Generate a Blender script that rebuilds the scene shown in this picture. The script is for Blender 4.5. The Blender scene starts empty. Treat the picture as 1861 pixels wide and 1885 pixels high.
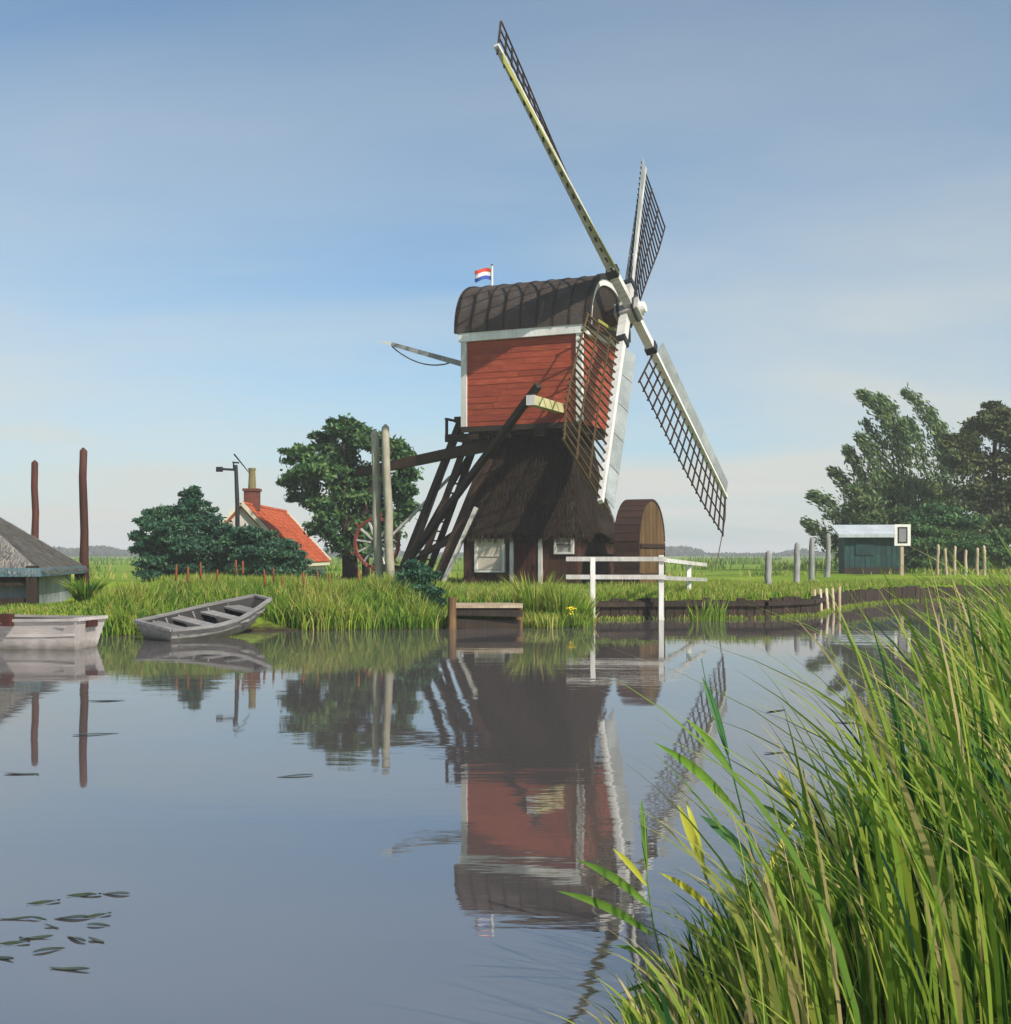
import bpy, math, random
import numpy as np
from mathutils import Vector, Matrix, noise

random.seed(7)
RNG = np.random.default_rng(7)
SC = bpy.context.scene
COL = SC.collection
R = math.radians

# ------------------------------------------------------------------ camera
F_PX, H_PX, CX_PX, EYE = 2300.0, 1020.0, 930.5, 1.75
cam_data = bpy.data.cameras.new('camera')
cam_data.sensor_fit = 'VERTICAL'
cam_data.sensor_height = 36.0
cam_data.lens = 36.0 * F_PX / 1885.0
cam_data.shift_y = (H_PX - 942.5) / 1885.0
cam_data.clip_start = 0.05
cam_data.clip_end = 9000
cam = bpy.data.objects.new('camera', cam_data)
cam.location = (0, 0, EYE)
cam.rotation_euler = (R(90), 0, 0)
COL.objects.link(cam)
SC.camera = cam

# ------------------------------------------------------------------ sky, sun, exposure
SUN_EL = R(40)
SUN_AZ = math.atan2(0.66, -0.75)          # clockwise from +Y, sun stands right of and behind the viewer
SUN_DIR = Vector((math.sin(SUN_AZ) * math.cos(SUN_EL), math.cos(SUN_AZ) * math.cos(SUN_EL), math.sin(SUN_EL)))
world = bpy.data.worlds.new('World')
SC.world = world
world.use_nodes = True
wn, wl = world.node_tree.nodes, world.node_tree.links
wn.clear()
w_out = wn.new('ShaderNodeOutputWorld')
w_bg = wn.new('ShaderNodeBackground')
w_bg.inputs['Strength'].default_value = 0.115
w_sky = wn.new('ShaderNodeTexSky')
w_sky.sky_type = 'NISHITA'
w_sky.sun_disc = False
w_sky.sun_elevation = SUN_EL
w_sky.sun_rotation = SUN_AZ
w_sky.air_density = 0.75
w_sky.dust_density = 1.2
w_sky.ozone_density = 3.0
# thin high cloud layer over the whole sky, seen through more of it towards the horizon
def wmath(op, a, b=None, c=None):
    n = wn.new('ShaderNodeMath'); n.operation = op
    for i, v in enumerate((a, b, c)):
        if v is None: continue
        if isinstance(v, (int, float)): n.inputs[i].default_value = v
        else: wl.new(v, n.inputs[i])
    return n.outputs[0]
w_tc = wn.new('ShaderNodeTexCoord')
w_sep = wn.new('ShaderNodeSeparateXYZ')
wl.new(w_tc.outputs['Generated'], w_sep.inputs[0])
w_zc = wmath('MAXIMUM', w_sep.outputs['Z'], 0.0)
w_zd = wmath('ADD', w_zc, 0.16)
w_cx = wn.new('ShaderNodeCombineXYZ')
wl.new(wmath('DIVIDE', w_sep.outputs['X'], w_zd), w_cx.inputs[0])
wl.new(wmath('DIVIDE', w_sep.outputs['Y'], w_zd), w_cx.inputs[1])
w_map = wn.new('ShaderNodeMapping')
w_map.inputs['Rotation'].default_value = (0, 0, R(-38))
w_map.inputs['Scale'].default_value = (0.6, 1.1, 1.0)
w_map.inputs['Location'].default_value = (12.27, 7.09, 0)
w_n = wn.new('ShaderNodeTexNoise')
w_n.inputs['Scale'].default_value = 1.0
w_n.inputs['Detail'].default_value = 8
w_n.inputs['Roughness'].default_value = 0.5
w_n.inputs['Distortion'].default_value = 0.35
w_r = wn.new('ShaderNodeValToRGB')
w_r.color_ramp.elements[0].position = 0.24
w_r.color_ramp.elements[0].color = (0.03, 0.03, 0.03, 1)
w_r.color_ramp.elements[1].position = 0.80
w_r.color_ramp.elements[1].color = (1, 1, 1, 1)
w_path = wmath('DIVIDE', 0.24, wmath('ADD', w_zc, 0.10))
w_fac = wn.new('ShaderNodeMath'); w_fac.operation = 'MULTIPLY'; w_fac.use_clamp = True
w_mix = wn.new('ShaderNodeMix')
w_mix.data_type = 'RGBA'
w_mix.inputs['B'].default_value = (4.5, 4.6, 4.3, 1)
w_tint = wn.new('ShaderNodeMix'); w_tint.data_type = 'RGBA'; w_tint.blend_type = 'MULTIPLY'
w_tint.inputs['Factor'].default_value = 1.0
w_tint.inputs['B'].default_value = (0.84, 1.04, 1.0, 1)
wl.new(w_cx.outputs[0], w_map.inputs['Vector'])
wl.new(w_map.outputs['Vector'], w_n.inputs['Vector'])
wl.new(w_n.outputs['Fac'], w_r.inputs['Fac'])
wl.new(w_r.outputs['Color'], w_fac.inputs[0])
wl.new(w_path, w_fac.inputs[1])
wl.new(w_fac.outputs[0], w_mix.inputs['Factor'])
wl.new(w_sky.outputs['Color'], w_tint.inputs['A'])
wl.new(w_tint.outputs['Result'], w_mix.inputs['A'])
wl.new(w_mix.outputs['Result'], w_bg.inputs['Color'])
wl.new(w_bg.outputs['Background'], w_out.inputs['Surface'])

sun_data = bpy.data.lights.new('sun', 'SUN')
sun_data.energy = 4.5
sun_data.angle = R(0.6)
sun_data.color = (1.0, 0.93, 0.82)
sun = bpy.data.objects.new('sun', sun_data)
sun.rotation_euler = SUN_DIR.to_track_quat('Z', 'Y').to_euler()
sun.location = (20, -20, 40)
COL.objects.link(sun)

SC.view_settings.view_transform = 'Standard'
SC.view_settings.look = 'None'
SC.view_settings.exposure = 0.42
SC.view_settings.gamma = 1.0
SC.view_settings.use_curve_mapping = False
SC.cycles.max_bounces = 8
SC.cycles.transparent_max_bounces = 8
SC.cycles.volume_bounces = 0

# ------------------------------------------------------------------ helpers
def at(px, py, Y):
    """a point of the place seen at photo pixel (px, py) and standing Y metres away"""
    return Vector(((px - CX_PX) / F_PX * Y, Y, EYE - (py - H_PX) / F_PX * Y))

def ground_at(px, Y):
    return Vector(((px - CX_PX) / F_PX * Y, Y, 0))

def put(o, parent=None):
    COL.objects.link(o)
    if parent is not None:
        o.parent = parent
    return o

def tag(o, label=None, cat=None, group=None, kind=None):
    if label: o['label'] = label
    if cat: o['category'] = cat
    if group: o['group'] = group
    if kind: o['kind'] = kind
    return o

def thing(name, label, cat, loc=(0, 0, 0), rz=0.0, group=None):
    o = bpy.data.objects.new(name, None)
    o.empty_display_size = 0.3
    o.location = loc
    o.rotation_euler = (0, 0, rz)
    COL.objects.link(o)
    return tag(o, label, cat, group)

class MB:
    """collects simple shapes into one mesh"""
    def __init__(self):
        self.v, self.f = [], []
    def add(self, vs, fs):
        n = len(self.v)
        self.v += [tuple(p) for p in vs]
        self.f += [tuple(i + n for i in q) for q in fs]
        return self
    def box(self, c, s, m=None):
        x, y, z = s[0] / 2, s[1] / 2, s[2] / 2
        vs = [Vector((sx * x, sy * y, sz * z)) for sz in (-1, 1) for sy in (-1, 1) for sx in (-1, 1)]
        if m is not None: vs = [m @ p for p in vs]
        vs = [p + Vector(c) for p in vs]
        return self.add(vs, [(0, 2, 3, 1), (4, 5, 7, 6), (0, 1, 5, 4), (2, 6, 7, 3), (0, 4, 6, 2), (1, 3, 7, 5)])
    def hexa(self, vs):
        """8 corners: bottom ring of 4 (counter-clockwise), top ring of 4"""
        return self.add(vs, [(3, 2, 1, 0), (4, 5, 6, 7), (0, 1, 5, 4), (1, 2, 6, 5), (2, 3, 7, 6), (3, 0, 4, 7)])
    def beam(self, p0, p1, w, h=None, up=(0, 0, 1), w1=None, h1=None):
        h = w if h is None else h
        w1 = w if w1 is None else w1
        h1 = h if h1 is None else h1
        p0, p1 = Vector(p0), Vector(p1)
        d = (p1 - p0).normalized()
        u = Vector(up)
        if abs(d.dot(u)) > 0.98: u = Vector((0, 1, 0))
        s = d.cross(u).normalized()
        t = s.cross(d).normalized()
        vs = []
        for p, a, b in ((p0, w, h), (p1, w1, h1)):
            vs += [p - s * a / 2 - t * b / 2, p + s * a / 2 - t * b / 2, p + s * a / 2 + t * b / 2, p - s * a / 2 + t * b / 2]
        return self.add(vs, [(0, 1, 2, 3), (7, 6, 5, 4), (0, 4, 5, 1), (1, 5, 6, 2), (2, 6, 7, 3), (3, 7, 4, 0)])
    def tube(self, pts, rads, n=10, wob=0.0):
        pts = [Vector(p) for p in pts]
        vs, fs = [], []
        ref = None
        for i, p in enumerate(pts):
            a = pts[max(i - 1, 0)]; b = pts[min(i + 1, len(pts) - 1)]
            d = (b - a).normalized()
            if ref is None:
                ref = Vector((1, 0, 0)) if abs(d.x) < 0.9 else Vector((0, 1, 0))
            s = (ref - d * ref.dot(d)).normalized(); t = d.cross(s)
            ref = s
            for k in range(n):
                an = 2 * math.pi * k / n
                r = rads[i] * (1 + wob * (random.random() - 0.5))
                vs.append(p + (s * math.cos(an) + t * math.sin(an)) * r)
        for i in range(len(pts) - 1):
            for k in range(n):
                fs.append((i * n + k, i * n + (k + 1) % n, (i + 1) * n + (k + 1) % n, (i + 1) * n + k))
        fs.append(tuple(reversed(range(n))))
        fs.append(tuple(range((len(pts) - 1) * n, len(pts) * n)))
        return self.add(vs, fs)
    def prism(self, poly, d0, d1, axes):
        """extrude a 2-D outline; axes maps (a, b, d) to 3-D"""
        n = len(poly)
        vs = [axes(a, b, d0) for a, b in poly] + [axes(a, b, d1) for a, b in poly]
        fs = [tuple(reversed(range(n))), tuple(range(n, 2 * n))]
        fs += [(i, (i + 1) % n, n + (i + 1) % n, n + i) for i in range(n)]
        return self.add(vs, fs)
    def mesh(self, name, mat, smooth=False):
        me = bpy.data.meshes.new(name)
        me.from_pydata(self.v, [], self.f)
        if mat is not None:
            me.materials.append(mat)
        import bmesh
        bm = bmesh.new(); bm.from_mesh(me)
        bmesh.ops.recalc_face_normals(bm, faces=bm.faces[:])
        bm.to_mesh(me); bm.free()
        if smooth:
            me.shade_smooth()
        me.update()
        return me
    def build(self, name, mat, parent=None, smooth=False):
        return put(bpy.data.objects.new(name, self.mesh(name, mat, smooth)), parent)

def inst(name, me, parent, loc=(0, 0, 0), rot=(0, 0, 0), scale=(1, 1, 1)):
    o = bpy.data.objects.new(name, me)
    o.location = loc; o.rotation_euler = rot; o.scale = scale
    return put(o, parent)

def big_mesh(name, V, F, mat, parent=None, tint=None, smooth=False):
    """V (n,3), F (m,k) with constant k, tint per face"""
    V = np.asarray(V, dtype=np.float32); F = np.asarray(F, dtype=np.int32)
    me = bpy.data.meshes.new(name)
    k = F.shape[1]
    me.vertices.add(len(V)); me.vertices.foreach_set('co', V.ravel())
    me.loops.add(F.size); me.loops.foreach_set('vertex_index', F.ravel())
    me.polygons.add(len(F))
    me.polygons.foreach_set('loop_start', np.arange(0, F.size, k, dtype=np.int32))
    me.polygons.foreach_set('loop_total', np.full(len(F), k, dtype=np.int32))
    if smooth:
        me.polygons.foreach_set('use_smooth', np.ones(len(F), dtype=bool))
    if tint is not None:
        a = me.attributes.new('tint', 'FLOAT', 'FACE')
        a.data.foreach_set('value', np.asarray(tint, dtype=np.float32))
    me.materials.append(mat)
    me.update(calc_edges=True); me.validate()
    return put(bpy.data.objects.new(name, me), parent)

# ------------------------------------------------------------------ materials
def mat_base(name):
    m = bpy.data.materials.new(name)
    m.use_nodes = True
    nt = m.node_tree
    return m, nt.nodes, nt.links, nt.nodes['Principled BSDF']

def ramp(nodes, stops):
    r = nodes.new('ShaderNodeValToRGB')
    e = r.color_ramp.elements
    while len(e) < len(stops): e.new(0.5)
    for i, (p, c) in enumerate(stops):
        e[i].position = p
        e[i].color = (*c, 1)
    return r

def wood(name, c0, c1, c2=None, rough=0.75, scale=3.0, stretch=(6, 6, 0.6), bump=0.25, spec=0.3):
    """weathered wood or paint: streaks along Z of the object, blotches, per-object shift"""
    m, n, l, b = mat_base(name)
    tc = n.new('ShaderNodeTexCoord'); oi = n.new('ShaderNodeObjectInfo')
    ad = n.new('ShaderNodeVectorMath'); ad.operation = 'ADD'
    sc = n.new('ShaderNodeVectorMath'); sc.operation = 'SCALE'; sc.inputs['Scale'].default_value = 37.0
    cx = n.new('ShaderNodeCombineXYZ')
    for k in range(3): l.new(oi.outputs['Random'], cx.inputs[k])
    l.new(cx.outputs[0], sc.inputs[0])
    l.new(tc.outputs['Object'], ad.inputs[0]); l.new(sc.outputs[0], ad.inputs[1])
    mp = n.new('ShaderNodeMapping'); mp.inputs['Scale'].default_value = stretch
    l.new(ad.outputs[0], mp.inputs['Vector'])
    n1 = n.new('ShaderNodeTexNoise'); n1.inputs['Scale'].default_value = scale; n1.inputs['Detail'].default_value = 8
    n1.inputs['Roughness'].default_value = 0.65
    l.new(mp.outputs[0], n1.inputs['Vector'])
    n2 = n.new('ShaderNodeTexNoise'); n2.inputs['Scale'].default_value = 1.3; n2.inputs['Detail'].default_value = 5
    l.new(ad.outputs[0], n2.inputs['Vector'])
    mx = n.new('ShaderNodeMath'); mx.operation = 'MULTIPLY_ADD'; mx.inputs[1].default_value = 0.55
    mm = n.new('ShaderNodeMath'); mm.operation = 'MULTIPLY'; mm.inputs[1].default_value = 0.45
    l.new(n2.outputs['Fac'], mm.inputs[0]); l.new(n1.outputs['Fac'], mx.inputs[0]); l.new(mm.outputs[0], mx.inputs[2])
    r = ramp(n, [(0.30, c0), (0.55, c1), (0.72, c2 or c1)])
    l.new(mx.outputs[0], r.inputs['Fac'])
    hsv = n.new('ShaderNodeHueSaturation')
    va = n.new('ShaderNodeMapRange'); va.inputs['To Min'].default_value = 0.82; va.inputs['To Max'].default_value = 1.16
    l.new(oi.outputs['Random'], va.inputs['Value']); l.new(va.outputs[0], hsv.inputs['Value'])
    l.new(r.outputs['Color'], hsv.inputs['Color']); l.new(hsv.outputs['Color'], b.inputs['Base Color'])
    b.inputs['Roughness'].default_value = rough
    b.inputs['Specular IOR Level'].default_value = spec
    bp = n.new('ShaderNodeBump'); bp.inputs['Strength'].default_value = bump; bp.inputs['Distance'].default_value = 0.03
    l.new(n1.outputs['Fac'], bp.inputs['Height']); l.new(bp.outputs['Normal'], b.inputs['Normal'])
    return m

def leafy(name, stops, rough=0.6, trans=0.35):
    m, n, l, b = mat_base(name)
    a = n.new('ShaderNodeAttribute'); a.attribute_name = 'tint'
    r = ramp(n, stops)
    l.new(a.outputs['Fac'], r.inputs['Fac'])
    l.new(r.outputs['Color'], b.inputs['Base Color'])
    b.inputs['Roughness'].default_value = rough
    b.inputs['Specular IOR Level'].default_value = 0.25
    t = n.new('ShaderNodeBsdfTranslucent')
    l.new(r.outputs['Color'], t.inputs['Color'])
    mx = n.new('ShaderNodeMixShader'); mx.inputs['Fac'].default_value = trans
    l.new(b.outputs[0], mx.inputs[1]); l.new(t.outputs[0], mx.inputs[2])
    l.new(mx.outputs[0], n['Material Output'].inputs['Surface'])
    return m

M = {}
M['tar'] = wood('tarred_wood', (0.010, 0.007, 0.005), (0.026, 0.017, 0.011), (0.055, 0.036, 0.024), rough=0.7)
M['brown'] = wood('brown_beam_wood', (0.022, 0.011, 0.007), (0.050, 0.026, 0.016), (0.09, 0.05, 0.032))
M['red'] = wood('red_painted_boards', (0.17, 0.028, 0.015), (0.29, 0.052, 0.023), (0.42, 0.125, 0.050), rough=0.7, stretch=(0.8, 0.8, 5), bump=0.15)
M['white'] = wood('white_paint', (0.42, 0.40, 0.37), (0.62, 0.60, 0.57), (0.74, 0.73, 0.70), rough=0.55, bump=0.12)
M['white_worn'] = wood('worn_white_paint', (0.24, 0.22, 0.20), (0.50, 0.48, 0.45), (0.66, 0.64, 0.62), rough=0.7, bump=0.3)
M['grey_board'] = wood('weathered_grey_boards', (0.13, 0.14, 0.14), (0.26, 0.28, 0.28), (0.38, 0.39, 0.37), rough=0.8, bump=0.3)
M['olive_board'] = wood('olive_boards', (0.17, 0.17, 0.03), (0.31, 0.31, 0.07), (0.42, 0.41, 0.14), rough=0.7)  # olive tone for the upper-left sail's wind boards and the shaft struts
M['lattice'] = wood('dark_lattice_wood', (0.014, 0.009, 0.007), (0.034, 0.019, 0.014), (0.08, 0.04, 0.03))
M['lattice_ochre'] = wood('ochre_lattice_wood', (0.030, 0.020, 0.008), (0.085, 0.050, 0.018), (0.16, 0.11, 0.04))
M['roof_board'] = wood('roof_boards', (0.024, 0.016, 0.012), (0.060, 0.045, 0.038), (0.12, 0.105, 0.098), rough=0.8, stretch=(1.5, 6, 6), scale=4.0, bump=0.5)
M['casing'] = wood('casing_boards', (0.05, 0.026, 0.011), (0.12, 0.068, 0.026), (0.20, 0.13, 0.05), bump=0.4)
M['casing_dark'] = wood('casing_rim_boards', (0.016, 0.008, 0.006), (0.042, 0.019, 0.013), (0.085, 0.034, 0.022), bump=0.4)
M['base_brown'] = wood('brown_base_boards', (0.020, 0.009, 0.006), (0.055, 0.022, 0.013), (0.10, 0.042, 0.024), bump=0.4)
M['pole_pale'] = wood('pale_weathered_pole', (0.20, 0.18, 0.13), (0.38, 0.35, 0.27), (0.52, 0.49, 0.40), bump=0.4)
M['pole_red'] = wood('red_brown_pole', (0.035, 0.012, 0.008), (0.075, 0.024, 0.016), (0.12, 0.045, 0.03), bump=0.4)
M['post_grey'] = wood('grey_post_wood', (0.12, 0.12, 0.12), (0.26, 0.26, 0.26), (0.44, 0.43, 0.42), bump=0.5)
M['stake'] = wood('pale_stakes', (0.22, 0.15, 0.09), (0.42, 0.33, 0.23), (0.58, 0.50, 0.40), bump=0.4)
M['pile'] = wood('wet_dark_piling', (0.010, 0.007, 0.005), (0.030, 0.019, 0.012), (0.075, 0.045, 0.025), bump=0.5)
M['beige'] = wood('beige_shutter_paint', (0.36, 0.30, 0.24), (0.50, 0.43, 0.36), (0.58, 0.52, 0.46), bump=0.1)
M['door'] = wood('red_brown_door', (0.020, 0.006, 0.005), (0.055, 0.014, 0.010), (0.10, 0.03, 0.018))
M['boat_grey'] = wood('grey_boat_paint', (0.09, 0.086, 0.085), (0.20, 0.19, 0.185), (0.32, 0.30, 0.29), stretch=(1, 5, 5), bump=0.25)
M['boat_dark'] = wood('dark_boat_wood', (0.012, 0.011, 0.011), (0.030, 0.027, 0.026), (0.06, 0.055, 0.05), stretch=(1, 5, 5))
M['boat_pale'] = wood('pale_boat_paint', (0.20, 0.175, 0.165), (0.34, 0.305, 0.29), (0.46, 0.42, 0.40), stretch=(1, 5, 5), bump=0.2)
M['teal'] = wood('teal_fascia_paint', (0.05, 0.09, 0.105), (0.095, 0.155, 0.18), (0.17, 0.235, 0.26))
M['green_hut'] = wood('dark_green_boards', (0.006, 0.022, 0.022), (0.014, 0.050, 0.048), (0.035, 0.095, 0.09), bump=0.3)
M['hut_roof'] = wood('pale_sheet_roof', (0.30, 0.34, 0.36), (0.44, 0.48, 0.50), (0.56, 0.58, 0.59), stretch=(4, 1, 1))
M['plaster'] = wood('pinkish_plaster', (0.42, 0.36, 0.34), (0.56, 0.50, 0.47), (0.64, 0.58, 0.55), stretch=(1, 1, 1), bump=0.1)
M['trim'] = wood('cream_verge_paint', (0.40, 0.36, 0.26), (0.58, 0.54, 0.42), (0.68, 0.65, 0.54))
M['tile'] = wood('orange_clay_tile', (0.24, 0.042, 0.016), (0.42, 0.082, 0.026), (0.52, 0.15, 0.05), stretch=(2, 2, 2), rough=0.8, bump=0.1)
M['brick'] = wood('sooty_brick', (0.05, 0.018, 0.013), (0.14, 0.040, 0.026), (0.24, 0.075, 0.05), stretch=(3, 3, 3))
M['pot'] = wood('yellow_chimney_pot', (0.10, 0.08, 0.03), (0.24, 0.20, 0.08), (0.34, 0.30, 0.14))
M['black'] = wood('black_iron', (0.008, 0.008, 0.009), (0.016, 0.016, 0.018), (0.035, 0.03, 0.03), rough=0.5)
M['trunk'] = wood('bark', (0.016, 0.010, 0.007), (0.045, 0.028, 0.020), (0.09, 0.06, 0.045), bump=0.6)
M['rope'] = wood('old_rope', (0.05, 0.035, 0.02), (0.10, 0.07, 0.045), (0.16, 0.12, 0.08))
M['flag_red'] = wood('flag_red_cloth', (0.50, 0.05, 0.03), (0.60, 0.07, 0.04), bump=0.0)
M['flag_white'] = wood('flag_white_cloth', (0.72, 0.72, 0.72), (0.80, 0.80, 0.80), bump=0.0)
M['flag_blue'] = wood('flag_blue_cloth', (0.03, 0.07, 0.34), (0.04, 0.10, 0.42), bump=0.0)
M['sign_grey'] = wood('grey_sign_face', (0.16, 0.16, 0.18), (0.22, 0.22, 0.24), (0.26, 0.26, 0.28), bump=0.05)
M['yellow'] = wood('spruit_yellow_paint', (0.26, 0.24, 0.10), (0.42, 0.39, 0.20), (0.56, 0.53, 0.36))
M['wheel_red'] = wood('red_wheel_paint', (0.14, 0.03, 0.02), (0.26, 0.06, 0.04), (0.42, 0.30, 0.26))
M['thatch'] = wood('dark_thatch', (0.009, 0.006, 0.004), (0.022, 0.014, 0.008), (0.045, 0.029, 0.016), scale=6, stretch=(8, 8, 0.8), bump=0.6, rough=0.9)
M['grey_thatch'] = wood('grey_thatch', (0.10, 0.10, 0.095), (0.20, 0.195, 0.185), (0.30, 0.285, 0.26), scale=6, stretch=(6, 6, 1), bump=0.6, rough=0.9)
M['ripple_tone'] = wood('ripple_mark_dark', (0.020, 0.030, 0.018), (0.045, 0.058, 0.030), (0.10, 0.085, 0.045), stretch=(2, 2, 2), rough=0.35, bump=0.1)  # dark tone of the slips that stand in for ripples
M['plume'] = wood('brown_seed_head', (0.10, 0.030, 0.010), (0.20, 0.065, 0.020), (0.30, 0.11, 0.04), stretch=(6, 6, 6))
M['petal'] = wood('yellow_petal', (0.60, 0.46, 0.02), (0.70, 0.56, 0.03), bump=0.0)

def stain_low(m, z0, z1, col):
    """a dirty green waterline band low on a hull"""
    n, l = m.node_tree.nodes, m.node_tree.links
    b = n['Principled BSDF']
    src = b.inputs['Base Color'].links[0].from_socket
    tc = n.new('ShaderNodeTexCoord'); sp = n.new('ShaderNodeSeparateXYZ'); l.new(tc.outputs['Object'], sp.inputs[0])
    ns = n.new('ShaderNodeTexNoise'); ns.inputs['Scale'].default_value = 5; ns.inputs['Detail'].default_value = 6; l.new(tc.outputs['Object'], ns.inputs['Vector'])
    ma = n.new('ShaderNodeMath'); ma.operation = 'MULTIPLY_ADD'; ma.inputs[1].default_value = 0.22; l.new(ns.outputs['Fac'], ma.inputs[0]); l.new(sp.outputs['Z'], ma.inputs[2])
    mr = n.new('ShaderNodeMapRange'); mr.inputs['From Min'].default_value = z0 + 0.11; mr.inputs['From Max'].default_value = z1 + 0.11; l.new(ma.outputs[0], mr.inputs['Value'])
    mx = n.new('ShaderNodeMix'); mx.data_type = 'RGBA'; mx.inputs['A'].default_value = (*col, 1)
    l.new(mr.outputs[0], mx.inputs['Factor']); l.new(src, mx.inputs['B']); l.new(mx.outputs['Result'], b.inputs['Base Color'])
for k in ('boat_grey', 'boat_pale'): stain_low(M[k], 0.06, 0.30, (0.055, 0.055, 0.035))

def glass_mat():
    m, n, l, b = mat_base('dusty_window_glass')
    b.inputs['Base Color'].default_value = (0.30, 0.28, 0.25, 1)
    b.inputs['Roughness'].default_value = 0.15
    b.inputs['Specular IOR Level'].default_value = 0.6
    return m
M['glass'] = glass_mat()

GREENS = [(0.0, (0.012, 0.055, 0.018)), (0.30, (0.040, 0.13, 0.020)), (0.62, (0.15, 0.27, 0.026)), (0.88, (0.30, 0.36, 0.040)), (1.0, (0.45, 0.36, 0.13))]
M['grass'] = leafy('grass_blades', GREENS)
M['reed'] = leafy('reed_leaves', [(0.0, (0.012, 0.045, 0.022)), (0.25, (0.032, 0.11, 0.030)), (0.55, (0.16, 0.28, 0.034)), (0.85, (0.34, 0.40, 0.055)), (1.0, (0.52, 0.42, 0.19))], trans=0.5)
M['tree_dark'] = leafy('dark_tree_leaves', [(0.0, (0.012, 0.042, 0.018)), (0.5, (0.050, 0.130, 0.044)), (1.0, (0.15, 0.25, 0.075))], trans=0.22)
M['tree_teal'] = leafy('blue_green_leaves', [(0.0, (0.010, 0.042, 0.026)), (0.5, (0.030, 0.098, 0.056)), (1.0, (0.095, 0.19, 0.095))], trans=0.22)
M['willow'] = leafy('willow_leaves', [(0.0, (0.024, 0.056, 0.020)), (0.5, (0.095, 0.165, 0.055)), (1.0, (0.24, 0.31, 0.11))], trans=0.3)
M['olive_tree'] = leafy('olive_leaves', [(0.0, (0.016, 0.032, 0.012)), (0.5, (0.080, 0.110, 0.036)), (1.0, (0.20, 0.21, 0.08))], trans=0.25)
M['far_tree'] = leafy('far_leaves', [(0.0, (0.020, 0.038, 0.022)), (1.0, (0.050, 0.075, 0.040))], trans=0.1)
M['straw'] = leafy('dark_straw', [(0.0, (0.008, 0.005, 0.004)), (0.6, (0.026, 0.015, 0.008)), (1.0, (0.050, 0.031, 0.015))], rough=0.9, trans=0.1)
M['straw_grey'] = leafy('grey_straw', [(0.0, (0.09, 0.085, 0.08)), (0.6, (0.19, 0.18, 0.17)), (1.0, (0.33, 0.29, 0.24))], rough=0.9, trans=0.1)

def ground_mat():
    m, n, l, b = mat_base('meadow')
    tc = n.new('ShaderNodeTexCoord')
    n1 = n.new('ShaderNodeTexNoise'); n1.inputs['Scale'].default_value = 0.09; n1.inputs['Detail'].default_value = 9; n1.inputs['Roughness'].default_value = 0.7
    n2 = n.new('ShaderNodeTexNoise'); n2.inputs['Scale'].default_value = 6.0; n2.inputs['Detail'].default_value = 6
    l.new(tc.outputs['Object'], n1.inputs['Vector']); l.new(tc.outputs['Object'], n2.inputs['Vector'])
    r1 = ramp(n, [(0.32, (0.085, 0.150, 0.016)), (0.50, (0.175, 0.265, 0.020)), (0.66, (0.26, 0.32, 0.034))])
    r2 = ramp(n, [(0.3, (0.62, 0.62, 0.62)), (0.7, (1.1, 1.1, 1.1))])
    l.new(n1.outputs['Fac'], r1.inputs['Fac']); l.new(n2.outputs['Fac'], r2.inputs['Fac'])
    mx = n.new('ShaderNodeMix'); mx.data_type = 'RGBA'; mx.blend_type = 'MULTIPLY'; mx.inputs['Factor'].default_value = 1
    l.new(r1.outputs['Color'], mx.inputs['A']); l.new(r2.outputs['Color'], mx.inputs['B'])
    # bare mud where the bank runs down into the water
    sp = n.new('ShaderNodeSeparateXYZ'); l.new(tc.outputs['Object'], sp.inputs[0])
    mr = n.new('ShaderNodeMapRange'); mr.inputs['From Min'].default_value = 0.02; mr.inputs['From Max'].default_value = 0.28
    ad = n.new('ShaderNodeMath'); ad.operation = 'MULTIPLY_ADD'; ad.inputs[1].default_value = 0.2; 
    l.new(n2.outputs['Fac'], ad.inputs[0]); l.new(sp.outputs['Z'], ad.inputs[2])
    ad2 = n.new('ShaderNodeMath'); ad2.operation = 'SUBTRACT'; ad2.inputs[1].default_value = 0.1
    l.new(ad.outputs[0], ad2.inputs[0]); l.new(ad2.outputs[0], mr.inputs['Value'])
    m2 = n.new('ShaderNodeMix'); m2.data_type = 'RGBA'; m2.inputs['A'].default_value = (0.035, 0.026, 0.016, 1)
    l.new(mr.outputs[0], m2.inputs['Factor']); l.new(mx.outputs['Result'], m2.inputs['B'])
    l.new(m2.outputs['Result'], b.inputs['Base Color'])
    b.inputs['Roughness'].default_value = 0.95
    b.inputs['Specular IOR Level'].default_value = 0.1
    bp = n.new('ShaderNodeBump'); bp.inputs['Strength'].default_value = 0.6; bp.inputs['Distance'].default_value = 0.08
    l.new(n2.outputs['Fac'], bp.inputs['Height']); l.new(bp.outputs['Normal'], b.inputs['Normal'])
    return m
M['ground'] = ground_mat()

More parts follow.
